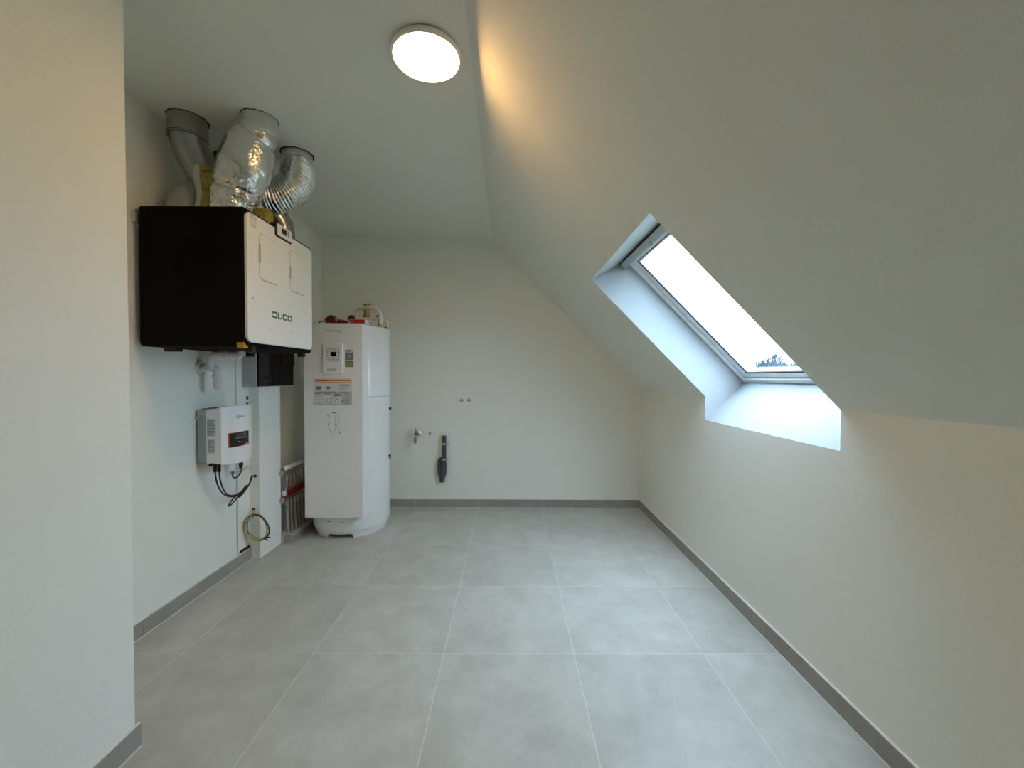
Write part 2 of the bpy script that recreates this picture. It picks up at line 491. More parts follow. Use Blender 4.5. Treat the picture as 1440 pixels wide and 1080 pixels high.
skirting('baseboard_left', (XL, YN, 0), (XL, 2.829, 0), (1, 0, 0), 'grey tile skirting under the wall-hung appliances', start=0.0)
skirting('baseboard_left_front', (XN, YF, 0), (XN, YN + 0.011, 0), (1, 0, 0), 'grey tile skirting round the near wall block', start=TILE - ((YN - YF) % TILE) + 0.19)

# ---- pipe chase, seam and plinth on the left
structure(finish('wall_chase', box(B(), XL, -1.722, 2.829, 3.09, 0, 1.192, 0.002, 1), M['plaster']), 'narrow white boxed-in pipe chase below the fuse box', 'pipe chase')
bm = B(); box(bm, XL, XL + .0035, 2.700, 2.829, 0.088, 1.40, 0.001, 1)
finish('panel', bm, M['plaster'], wall_left)
bm = B(); box(bm, XL, XL + .0012, 2.690, 2.700, 0.085, 1.41)
finish('seam', bm, M['groove'], wall_left)
pl = structure(finish('plinth', box(B(), XL, -1.648, 3.097, YB, 0, 0.052), M['grout']), 'low tiled plinth under the heating manifold', 'plinth')
for (x0, x1, y0, y1) in ((XL, -1.6365, 3.097, 3.55), (XL, -1.6365, 3.552, YB - .012)):
    finish('tile', box(B(), x0, x1, y0, y1, 0.052, 0.0625, 0.0008, 1), M['tile'], pl)
finish('tile', box(B(), -1.70, -1.6365, 3.0865, 3.0965, 0.002, 0.0625, 0.0008, 1), M['skirting'], pl)
for (y0, y1) in ((3.0975, 3.55), (3.552, YB - .012)):
    finish('tile', box(B(), -1.6475, -1.6365, y0, y1, 0.002, 0.0515, 0.0008, 1), M['skirting'], pl)

# ---- rooflights
def rooflight(name, dy, label):
    y0, y1 = WIN[0] + dy, WIN[1] + dy
    f = lambda u, v, w: roof(v, u, w)     # u along the roof, v down the slope, w outward
    ST, SB, OP = 1.039, 2.142, 0.240
    bm = frame(B(), y0 + .002, ST + .004, y1 - .002, SB - .002, 0.026, f, OP, OP + 0.065)
    root = structure(finish(name, bm, M['pvc_window']), label, 'window')
    # plaster linings: two cheeks, a level head, a sill square to the roof
    e = 0.0006                       # the linings stand a hair inside the opening, edges just behind the plaster
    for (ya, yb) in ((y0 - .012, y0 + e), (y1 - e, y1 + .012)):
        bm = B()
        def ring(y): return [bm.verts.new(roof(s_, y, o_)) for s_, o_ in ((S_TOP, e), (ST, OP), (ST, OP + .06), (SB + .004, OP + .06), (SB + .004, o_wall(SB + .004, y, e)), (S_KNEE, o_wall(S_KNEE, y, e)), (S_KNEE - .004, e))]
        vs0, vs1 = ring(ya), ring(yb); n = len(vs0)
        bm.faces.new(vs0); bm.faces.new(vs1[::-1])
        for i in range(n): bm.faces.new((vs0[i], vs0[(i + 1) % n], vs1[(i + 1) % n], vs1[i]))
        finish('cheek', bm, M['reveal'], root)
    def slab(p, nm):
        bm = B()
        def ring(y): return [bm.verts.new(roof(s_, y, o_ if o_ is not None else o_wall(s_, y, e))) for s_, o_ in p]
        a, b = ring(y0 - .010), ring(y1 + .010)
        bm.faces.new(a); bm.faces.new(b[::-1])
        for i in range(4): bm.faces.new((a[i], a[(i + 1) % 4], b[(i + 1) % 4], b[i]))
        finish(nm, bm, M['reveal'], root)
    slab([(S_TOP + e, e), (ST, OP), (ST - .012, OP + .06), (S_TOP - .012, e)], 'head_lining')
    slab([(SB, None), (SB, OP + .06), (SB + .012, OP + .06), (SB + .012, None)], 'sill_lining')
    # hairline joint in the linings just inside the frame
    bm = frame(B(), y0 + .0003, ST - .03, y1 - .0003, SB - .0003, 0.0006, f, OP - 0.041, OP - 0.039)
    finish('lining_joint', bm, M['groove'], root)
    # black shadow gap above the ventilation flap
    bm = B(); prism(bm, [(y0 + .01, ST - .004), (y1 - .01, ST - .004), (y1 - .01, ST + .005), (y0 + .01, ST + .005)], f, OP - 0.012, OP + .004)
    finish('gap', bm, M['rubber'], root)
    # sash, gasket, bead, pane
    i0 = 0.026
    sash = finish('sash', frame(B(), y0 + i0 + .004, ST + i0 + .006, y1 - i0 - .004, SB - i0 - .004, 0.050, f, OP + 0.018, OP + 0.056, 0.030), M['pvc_window'], root)
    finish('gasket', frame(B(), y0 + i0 + .001, ST + i0 + .001, y1 - i0 - .001, SB - i0 - .001, 0.006, f, OP + 0.03, OP + 0.055), M['alu'], sash)
    finish('gasket', frame(B(), y0 + i0 + .0538, ST + i0 + .0358, y1 - i0 - .0538, SB - i0 - .0338, 0.0055, f, OP + 0.0205, OP + 0.030), M['rubber'], sash)
    finish('glazing_bead', frame(B(), y0 + i0 + .0585, ST + i0 + .0405, y1 - i0 - .0585, SB - i0 - .0385, 0.013, f, OP + 0.0235, OP + 0.052, 0.010), M['pvc_window'], sash)
    bm = B(); prism(bm, [(y0 + i0 + .06, ST + i0 + .042), (y1 - i0 - .06, ST + i0 + .042), (y1 - i0 - .06, SB - i0 - .04), (y0 + i0 + .06, SB - i0 - .04)], f, OP + 0.042, OP + 0.046)
    finish('pane', bm, M['glass'], sash)
    # ventilation flap with grip along the top
    flap = finish('ventilation_flap', None or prism(B(), [(y0 + .015, ST + .006), (y1 - .015, ST + .006), (y1 - .015, ST + .036), (y0 + .015, ST + .036)], f, OP - 0.046, OP - .002), M['alu'], root)
    finish('grip', prism(B(), [(y0 + .02, ST + .030), (y1 - .02, ST + .030), (y1 - .02, ST + .044), (y0 + .02, ST + .044)], f, OP - 0.052, OP - .030), M['alu'], flap)
    ym = (y0 + y1) / 2
    finish('catch', prism(B(), rrect(ym + .01, ST + .026, ym + .05, ST + .046, .003), f, OP - 0.056, OP - .050), M['grey_panel'], flap)
    for yy in (y0 + .018, y1 - .018):
        finish('end_cap', prism(B(), [(yy - .004, ST + .004), (yy + .004, ST + .004), (yy + .004, ST + .046), (yy - .004, ST + .046)], f, OP - 0.053, OP), M['grey_panel'], flap)
    return root
rooflight('window_1', 0.0, 'white framed rooflight in the sloping ceiling')

# ================================================================== CEILING LAMP
def ceiling_lamp(x, y, label):
    c = Vector((x, y, H))
    t = thing('ceiling_lamp', label, 'lamp', c)
    finish('base', lathe(B(), [(0.02, 0), (0.118, 0), (0.118, 0.026), (0.02, 0.026)], c, 'Z', 48, -1), M['white_plastic'], t, 30)
    bm = lathe(B(), [(0.118, 0.004), (0.132, 0.005), (0.1385, 0.014), (0.139, 0.026), (0.136, 0.031), (0.1315, 0.032), (0.1305, 0.026), (0.118, 0.026)], c, 'Z', 64, -1, close=False)
    rim = finish('rim', bm, M['white_plastic'], t, 40)
    bm = B()
    for k in range(64):   # fluted inner edge
        a = 2 * math.pi * k / 64
        p = c + Vector((0.1312 * math.cos(a), 0.1312 * math.sin(a), -0.030))
        tube(bm, [p + Vector((0, 0, .003)), p - Vector((0, 0, .001))], 0.0028, 5)
    finish('fluting', bm, M['white_plastic'], rim)
    bm = lathe(B(), [(0.1295, 0.0265), (0.128, 0.0275), (0.10, 0.0285), (0.06, 0.029), (0.004, 0.0292)], c, 'Z', 64, -1)
    finish('diffuser', bm, M['diffuser'], t, 60)
ceiling_lamp(-0.339, 1.681, 'round white ceiling lamp glowing warm yellow')

# ================================================================== VENTILATION UNIT
UX0, UX1, UY0, UY1, UZ0, UZ1 = XL + .018, -1.264, 1.974, 2.640, 1.412, 2.083
def ventilation_unit():
    t = thing('ventilation_unit', 'black ventilation unit with white front panel and green lettering', 'ventilation unit', (XL, (UY0 + UY1) / 2, UZ0))
    hs = finish('housing', box(B(), UX0, UX1, UY0, UY1, UZ0, UZ1, 0.020, 5), M['black_foam'], t, 40)
    f = facing_x(UX1)
    pan = finish('front_panel', prism(B(), rrect(1.981, 1.436, 2.622, 2.064, 0.032, 6), f, -0.004, 0.009, 0.002), M['white_sheet'], t, 30)
    fp = facing_x(UX1 + 0.009)
    for (y0, y1, z0, z1, n0, n1) in ((2.077, 2.237, 1.762, 1.989, 1.838, 1.934), (2.364, 2.520, 1.763, 1.989, 1.828, 1.896)):
        d = finish('filter_door', prism(B(), rrect(y0, z0, y1, z1, .025, 5), fp, -0.003, 0.0035, 0.0012), M['white_sheet'], pan, 30)
        finish('door_groove', ringline(B(), rrect(y0 - .003, z0 - .003, y1 + .003, z1 + .003, .028, 5), 0.003, fp, -0.001, 0.0005), M['groove'], pan)
        finish('finger_notch', prism(B(), rrect(y0 - .006, n0, y0 + .007, n1, .006, 4), fp, 0, 0.004), M['groove'], d)
        bm = B(); prism(bm, [(y0 + .02, z0 - .006), (y1 - .004, z0 - .006), (y1 - .002, z0 - .001), (y0 + .012, z0 - .001)], fp, 0, 0.0008)
        finish('door_lip', bm, M['groove'], d)
    # green block lettering D U C O, 3.4 cm high; the D is open on its left
    bm = B(); z0, z1, s = 1.581, 1.615, 0.0078
    def st(y0, y1, a, b): prism(bm, [(y0, a), (y1, a), (y1, b), (y0, b)], fp, 0, 0.001)
    L = 0.0465; g = 0.0035; y = 2.187; c = 0.006
    def bar_tb(y, left_cut, right_cut):
        for (za, zb, sgn) in ((z0, z0 + s, -1), (z1 - s, z1, 1)):
            lo = [(y + (c if left_cut and sgn < 0 else 0), za), (y + L - g - (c if right_cut and sgn < 0 else 0), za), (y + L - g - (c if right_cut and sgn > 0 else 0), zb), (y + (c if left_cut and sgn > 0 else 0), zb)]
            prism(bm, lo, fp, 0, 0.001)
    # D
    bar_tb(y, False, True); st(y + L - g - s, y + L - g, z0 + s - .002, z1 - s + .002); st(y, y + s, z1 - .013, z1 - s); st(y, y + s, z0 + s, z0 + .013)
    # U
    y += L + .003; st(y, y + s, z0 + .004, z1); st(y + L - g - s, y + L - g, z0, z1); prism(bm, [(y + c, z0), (y + L - g - s, z0), (y + L - g - s, z0 + s), (y, z0 + s)], fp, 0, 0.001)
    # C
    y += L + .003; bar_tb(y, True, True); st(y, y + s, z0 + s - .002, z1 - s + .002); st(y + L - g - s, y + L - g, z1 - .013, z1 - s); st(y + L - g - s, y + L - g, z0 + s, z0 + .013)
    # O
    y += L + .003; bar_tb(y, True, True); st(y, y + s, z0 + s - .002, z1 - s + .002); st(y + L - g - s, y + L - g, z0 + s - .002, z1 - s + .002)
    finish('lettering', bm, M['green'], pan)
    for (y, z) in ((2.021, 1.655), (2.178, 1.522), (2.376, 1.522), (2.542, 1.657)):
        sc = finish('screw', lathe(B(), [(0.001, 0.0), (0.0045, 0.0), (0.0045, 0.0012), (0.001, 0.0016)], (UX1 + .009, y, z), 'X', 12), M['grey_metal'], pan)
    lb = finish('label', prism(B(), [(2.006, 2.000), (2.056, 2.000), (2.056, 2.062), (2.006, 2.062)], fp, 0, 0.0004), M['paper'], pan)
    bm = B()
    for (a, b, z) in ((2.010, 2.045, 2.058), (2.008, 2.054, 2.044), (2.008, 2.054, 2.003)):
        prism(bm, [(a, z - .001), (b, z - .001), (b, z + .001), (a, z + .001)], fp, 0.0004, 0.0009)
    rows_of_print(bm, fp, 2.009, 2.030, 2.051, 2.060, 2, 0.002, 0.0004, 0.0009)
    finish('print', bm, M['ink_soft'], lb)
    # control panel straddling the top edge
    fc = facing_x(UX1 + 0.006)
    surround = finish('control_panel', prism(B(), rrect(2.214, 2.022, 2.374, 2.096, .010, 4), fc, -0.02, 0.010, 0.002), M['black_plastic'], t, 30)
    finish('face_plate', prism(B(), rrect(2.227, 2.030, 2.370, 2.092, .006, 4), facing_x(UX1 + .016), -0.004, 0.0015), M['white_plastic'], surround)
    fs = facing_x(UX1 + 0.0175)
    finish('screen', prism(B(), rrect(2.266, 2.050, 2.316, 2.080, .002, 2), fs, 0, 0.0006), M['screen'], surround)
    for k in range(3):
        z = 2.080 - 0.0125 * k
        finish('button', prism(B(), rrect(2.326, z - .0025, 2.346 - (k != 1) * .006, z + .0025, .002, 3), fs, 0, 0.0012), M['black_plastic'], surround)
    # clips under the housing
    for (x, y, w, mt) in ((-1.634, UY0 + .03, .07, 'black_plastic'), (-1.287, UY0 + .012, .036, 'orange'), (-1.275, UY0 + .055, .035, 'black_plastic'), (-1.30, UY1 - .07, .035, 'black_plastic'), (-1.634, UY1 - .07, .07, 'black_plastic')):
        zz = UZ0 + (0.016 if mt == 'orange' else -0.001)
        finish('clip', box(B(), x - w / 2, x + w / 2, y - .014, y + .02, zz - .022, zz + .006, .003, 1), M[mt], t)
    finish('drain_port', lathe(B(), [(0.022, 0.004), (0.022, -0.028), (0.005, -0.028)], (-1.56, 2.40, UZ0), 'Z', 20), M['white_pvc'], t, 40)
    # wall bracket
    bm = box(B(), XL + .001, XL + .022, UY0 + .02, UY1 - .02, UZ1 - .10, UZ1 - .045, .002, 1)
    br = finish('wall_bracket', bm, M['alu'], t)
    finish('bracket_end', box(B(), XL + .001, XL + .020, UY0 - .010, UY0 + .02, UZ1 - .085, UZ1 - .035, .003, 1), M['alu'], br)
ventilation_unit()

# ================================================================== DUCTS ABOVE THE UNIT
def turb(p, s, o=4): return noise.turbulence(Vector(p) * s, o, False, noise_basis='PERLIN_ORIGINAL') - 0.5
def ragged_ring(c, r, name, parent):
    bm = B(); n = 72; rings = []
    for k in range(n):
        a = 2 * math.pi * k / n
        w = 0.0025 + 0.010 * max(0, noise.noise(Vector((math.cos(a) * 4, math.sin(a) * 4, c[0] * 9))))
        d = Vector((math.cos(a), math.sin(a), 0))
        rings.append([bm.verts.new(Vector(c) + d * (r - .004) + Vector((0, 0, -.0012))), bm.verts.new(Vector(c) + d * (r + w) + Vector((0, 0, -.0012))), bm.verts.new(Vector(c) + d * (r + w) + Vector((0, 0, 0)))])
    for k in range(n):
        a, b = rings[k], rings[(k + 1) % n]
        bm.faces.new((a[0], a[1], b[1], b[0])); bm.faces.new((a[1], a[2], b[2], b[1]))
    return finish(name, bm, M['dark_gap'], parent)

def galvanised_duct():
    c = (-1.652, 2.140, H)
    t = thing('galvanised_duct', 'dull galvanised steel elbow duct against the left wall', 'duct', c)
    P = spline([(-1.652, 2.14, H - .001), (-1.652, 2.14, 2.50), (-1.642, 2.16, 2.42), (-1.612, 2.20, 2.33), (-1.588, 2.25, 2.25), (-1.585, 2.27, 2.20)], 10)
    finish('elbow', tube(B(), P, 0.081, 40), M['galv'], t, 50)
    finish('collar', tube(B(), [(-1.652, 2.14, H - .0005), (-1.652, 2.14, 2.497)], 0.0865, 40), M['galv'], t, 40)
    for z in (2.497, 2.488): finish('bead', tube(B(), [(-1.652, 2.14, z), (-1.652, 2.14, z - .006)], 0.0885, 40), M['galv'], t, 40)
    # longitudinal seam
    q = [Vector(p) + Vector((-0.055, -0.062, 0.0)) for p in P[6:44]]
    finish('seam', tube(B(), q, 0.0018, 6), M['black_plastic'], t)
    ragged_ring(c, 0.0865, 'ceiling_gap', t)
    P2 = spline([(-1.672, 2.14, UZ1 - .0005), (-1.672, 2.14, 2.12), (-1.664, 2.16, 2.18), (-1.635, 2.21, 2.225), (-1.60, 2.27, 2.25)], 8)
    finish('lower_elbow', tube(B(), P2, 0.078, 36), M['dull_galv'], t, 50)
galvanised_duct()

def foil_duct():
    c = (-1.282, 2.133, H)
    t = thing('foil_duct', 'thick crumpled silver foil duct rising from the front of the unit', 'duct', (-1.418, 2.13, UZ1))
    ctl = [(-1.284, 2.133, 2.535, .080), (-1.290, 2.133, 2.50, .089), (-1.316, 2.132, 2.46, .104), (-1.340, 2.130, 2.39, .116), (-1.360, 2.130, 2.32, .121), (-1.388, 2.130, 2.25, .110), (-1.408, 2.130, 2.19, .094), (-1.420, 2.130, 2.14, .084), (-1.424, 2.130, UZ1 + .001, .084)]
    P4 = spline(ctl, 20); pts = [p.xyz for p in P4]; rs = [p.w for p in P4]
    n = len(pts)
    def disp(p, i, a):
        u = i / (n - 1)
        low = max(0.0, min(1.0, (u - 0.55) / 0.2)); top = max(0.0, 1 - u / 0.22)
        k = 0.25 + 0.9 * low + 0.5 * top
        q = Vector((p.x * 1.0, p.y * 1.0, p.z * 0.75))
        r1 = 1 - 2 * abs(noise.noise(q * 17)); r2 = 1 - 2 * abs(noise.noise(q * 38 + Vector((3, 1, 7))))
        g = 0.010 * noise.noise(Vector((p.x * 6, p.y * 6, p.z * 5)))
        crease = -0.012 * math.exp(-((u - 0.70) / 0.025) ** 2) * (0.5 + noise.noise(q * 5)) - 0.008 * math.exp(-((u - 0.17) / 0.02) ** 2)
        return g + k * (0.0062 * r1 + 0.0036 * r2 + 0.0018 * (1 - 2 * abs(noise.noise(q * 90)))) + crease
    finish('insulated_sleeve', tube(B(), pts, rs, 180, disp=disp), M['foil'], t, 75)
    col_pts = [(c[0], c[1], H - .0005 - 0.009 * k) for k in range(10)]
    finish('collar', tube(B(), col_pts, 0.0825, 64, disp=lambda p, i, a: 0.0022 * noise.noise(p * 40)), M['foil_flat'], t, 60)
    ragged_ring(c, 0.0825, 'ceiling_gap', t)
    # torn foil at the bottom right
    bm = B()
    P = spline([(-1.355, 2.06, 2.150), (-1.340, 2.05, 2.165), (-1.325, 2.055, 2.155), (-1.315, 2.07, 2.135)], 6)
    for i in range(len(P) - 1):
        a, b = P[i], P[i + 1]; h = 0.022 + 0.01 * noise.noise(a * 60)
        v = [bm.verts.new(a), bm.verts.new(b), bm.verts.new(b + Vector((0.004, 0.02, h))), bm.verts.new(a + Vector((0.002, 0.02, h)))]
        bm.faces.new(v)
    bmesh.ops.solidify(bm, geom=bm.faces[:], thickness=0.001)
    finish('torn_flap', bm, M['foil'], t)
foil_duct()

def flexible_duct():
    c = (-1.265, 2.472, H)
    t = thing('flexible_duct', 'ribbed silver flexible duct curling at the far right of the unit', 'duct', (-1.345, 2.45, UZ1))
    ctl = [(-1.263, 2.470, 2.548), (-1.258, 2.466, 2.49), (-1.252, 2.450, 2.43), (-1.262, 2.425, 2.370), (-1.295, 2.400, 2.322), (-1.340, 2.385, 2.295), (-1.385, 2.38, 2.288)]
    pts = spline(ctl, 40); n = len(pts)
    d = [0.0]
    for a, b in zip(pts[:-1], pts[1:]): d.append(d[-1] + (b - a).length)
    def disp(p, i, a):
        w = min(1.0, i / 30.0)
        return 0.0026 * math.sin(d[i] / 0.0105 * 2 * math.pi + 3 * noise.noise(p * 9)) * (0.3 + 0.7 * w) + w * 0.006 * noise.noise(p * 22) + 0.003 * noise.noise(p * 55)
    rs = [0.082 + 0.010 * min(1, i / 60.0) for i in range(n)]
    finish('ribbed_hose', tube(B(), pts, rs, 72, disp=disp), M['foil'], t, 75)
    finish('collar', tube(B(), [(c[0], c[1], H - .0005), (c[0], c[1], H - .05)], 0.0835, 48), M['foil_flat'], t, 40)
    ragged_ring(c, 0.0885, 'ceiling_gap', t)
    bm = B(); tube(bm, spline([(-1.350, 2.462, UZ1 + .0002), (-1.350, 2.462, 2.12), (-1.356, 2.455, 2.165), (-1.375, 2.435, 2.205), (-1.395, 2.415, 2.23)], 8), 0.066, 36)
    finish('spigot_elbow', bm, M['galv'], t, 50)
    finish('spigot_ring', tube(B(), [(-1.352, 2.459, 2.150), (-1.358, 2.452, 2.166)], 0.0695, 36), M['galv'], t, 40)
    # end strap of the hose
    bm = B(); tube(bm, [(-1.378, 2.381, 2.289), (-1.394, 2.379, 2.287)], 0.0955, 56)
    finish('end_strap', bm, M['foil_flat'], t, 40)
flexible_duct()

def duct_stub():
    c = (-1.700, 2.50, H)
    t = thing('duct_stub', 'dark open duct end in the ceiling behind the foil duct', 'duct', c)
    finish('pipe', tube(B(), [(c[0], c[1], H - .0005), (c[0], c[1], H - .045)], 0.062, 36), M['black_plastic'], t, 40)
    ragged_ring(c, 0.063, 'ceiling_gap', t)
duct_stub()

def duct_insulation():
    # rolled mineral wool with a paper edge, standing on the unit between two ducts
    t = thing('mineral_wool_roll', 'yellow mineral wool wrap with pale paper edge beside the foil duct', 'insulation', (-1.525, 2.12, UZ1))
    def sheet(a0, a1, n, name, m, r0, th):
        bm = B(); rows = 16; g = []
        for j in range(rows + 1):
            v = j / rows; z = UZ1 + .001 + 0.232 * v
            waist = 1 - 0.16 * math.exp(-((v - 0.42) / 0.2) ** 2)
            row = []
            for k in range(n + 1):
                a = a0 + (a1 - a0) * k / n
                r = r0 * waist + 0.004 * noise.noise(Vector((a * 5, z * 22, 1.3)))
                for rr in (r, r - th):
                    row.append(bm.verts.new(Vector((-1.520 + rr * math.cos(a), 2.128 + rr * math.sin(a), z + 0.005 * noise.noise(Vector((a * 4, 0, 5))) * (j == rows)))))
            g.append(row)
        w = 2 * (n + 1)
        for j in range(rows):
            for k in range(n):
                for q in (0, 1):
                    bm.faces.new((g[j][2 * k + q], g[j][2 * k + 2 + q], g[j + 1][2 * k + 2 + q], g[j + 1][2 * k + q]))
            for e in (0, w - 2): bm.faces.new((g[j][e], g[j][e + 1], g[j + 1][e + 1], g[j + 1][e]))
        for k in range(n):
            for j in (0, rows): bm.faces.new((g[j][2 * k], g[j][2 * k + 1], g[j][2 * k + 3], g[j][2 * k + 2]))
        return finish(name, bm, m, t, 50)
    sheet(math.radians(258), math.radians(350), 14, 'wool', M['wool'], 0.074, 0.018)
    sheet(math.radians(200), math.radians(260), 6, 'paper_edge', M['wool_face'], 0.078, 0.004)
    bm = B(); f = lambda u, v, w: Vector((u, 2.0525 - w, v))
    for k in range(4): prism(bm, rrect(-1.511 + .011 * k, 2.272, -1.504 + .011 * k, 2.282, .002, 2), f, 0.004, 0.0065)
    finish('print', bm, M['ink'], t)
    # torn piece between the foil duct and the hose
    bm = box(B(), -1.36, -1.285, 2.20, 2.262, UZ1 + .0005, 2.165, .012, 3)
    for v in bm.verts: v.co += Vector((noise.noise(v.co * 30), noise.noise(v.co * 31 + Vector((5, 0, 0))), 0)) * 0.008
    tag(finish('mineral_wool_offcut', bm, M['wool'], None, 40), 'small yellow wool offcut tucked under the ribbed duct', 'insulation')
duct_insulation()

# ================================================================== CONDENSATE TRAP
def condensate_trap():
    t = thing('condensate_trap', 'white plastic drain pipe with bottle trap below the ventilation unit', 'drain trap', (XL, 2.393, 1.315))
    finish('rosette', lathe(B(), [(0.012, 0), (0.040, 0), (0.041, 0.004), (0.034, 0.010), (0.020, 0.013)], (XL, 2.393, 1.316), 'X', 32), M['white_pvc'], t, 40)
    finish('rosette_rim', lathe(B(), [(0.034, 0), (0.0435, 0), (0.0435, 0.003), (0.034, 0.003)], (XL, 2.393, 1.316), 'X', 32), M['grey_metal'], t, 40)
    P = spline([(XL + .004, 2.393, 1.316), (-1.745, 2.393, 1.316), (-1.715, 2.393, 1.313), (-1.698, 2.393, 1.296), (-1.694, 2.393, 1.27)], 8)
    finish('wall_elbow', tube(B(), P, 0.0215, 24), M['white_pvc'], t, 60)
    bm = tube(B(), [(-1.694, 2.393, 1.276), (-1.694, 2.393, 1.260)], 0.0275, 24)
    finish('union_nut', bm, M['white_pvc'], t, 40)
    finish('trap_bottle', lathe(B(), [(0.003, 1.190), (0.014, 1.193), (0.021, 1.201), (0.024, 1.214), (0.0245, 1.262), (0.02, 1.264)], (-1.694, 2.393, 0), 'Z', 24), M['white_pvc'], t, 60)
    P = spline([(-1.720, 2.372, 1.300), (-1.720, 2.372, 1.352), (-1.714, 2.376, 1.378), (-1.690, 2.385, 1.389), (-1.64, 2.393, 1.390), (-1.59, 2.399, 1.391)], 8)
    finish('inlet_pipe', tube(B(), P, 0.0205, 24), M['white_pvc'], t, 60)
    for a, b in (((-1.675, 2.388, 1.389), (-1.655, 2.391, 1.3895)), ((-1.645, 2.392, 1.390), (-1.630, 2.394, 1.390))):
        finish('socket_ring', tube(B(), [a, b], 0.0255, 24), M['white_pvc'], t, 40)
    bm = tube(B(), spline([(-1.600, 2.398, 1.391), (-1.575, 2.400, 1.389), (-1.562, 2.401, 1.385)], 6), 0.0225, 24)
    finish('outlet_elbow', bm, M['white_pvc'], t, 60)
condensate_trap()

# ================================================================== FUSE BOXES
def fuse_boxes():
    t = thing('fuse_box', 'light grey fuse box with smoked black door above the pipe chase', 'fuse box', (XL, 2.89, 1.194))
    finish('enclosure', box(B(), XL, -1.690, 2.752, 3.022, 1.194, 1.62, .002, 1), M['grey_panel'], t)
    d = finish('door', box(B(), -1.690, -1.676, 2.756, 3.020, 1.196, 1.618, .003, 2), M['smoked'], t)
    f = facing_x(-1.676)
    for k in range(3): finish('door_rib', prism(B(), rrect(2.80, 1.230 + .012 * k, 2.90, 1.236 + .012 * k, .002, 2), f, 0, 0.001), M['black_plastic'], d)
    finish('knockout', ringline(B(), rrect(-1.762, 1.255, -1.732, 1.285, .014, 5), 0.0012, facing_cam(2.752), -.0005, 0.0006), M['groove'], t)
    t2 = thing('isolator_box', 'matt black switch box on the far side of the fuse box', 'switch box', (XL, 3.12, 1.196))
    finish('body', box(B(), XL, -1.680, 3.026, 3.205, 1.197, 1.55, .003, 2), M['black_plastic'], t2)
    finish('lid', box(B(), -1.680, -1.672, 3.024, 3.208, 1.345, 1.55, .003, 2), M['black_plastic'], t2)
fuse_boxes()

def cable_glands():
    for k, (z, h, lab) in enumerate(((1.118, .036, 'larger oval grey cable outlet beside the pipe chase'), (1.078, .026, 'smaller round grey cable outlet just above the inverter'))):
        t = thing('cable_outlet', lab, 'cable outlet', (XL + .0035, 2.803, z), 'cable outlets above the inverter')
        finish('flange', prism(B(), rrect(2.786, z - h / 2, 2.818, z + h / 2, .016, 6), facing_x(XL + .0035), 0, 0.004, 0.001), M['white_plastic'], t, 40)
        finish('membrane', prism(B(), rrect(2.791, z - h / 2 + .005, 2.813, z + h / 2 - .005, .012, 6), facing_x(XL + .0075), 0, 0.002), M['grey_pvc'], t, 40)
cable_glands()

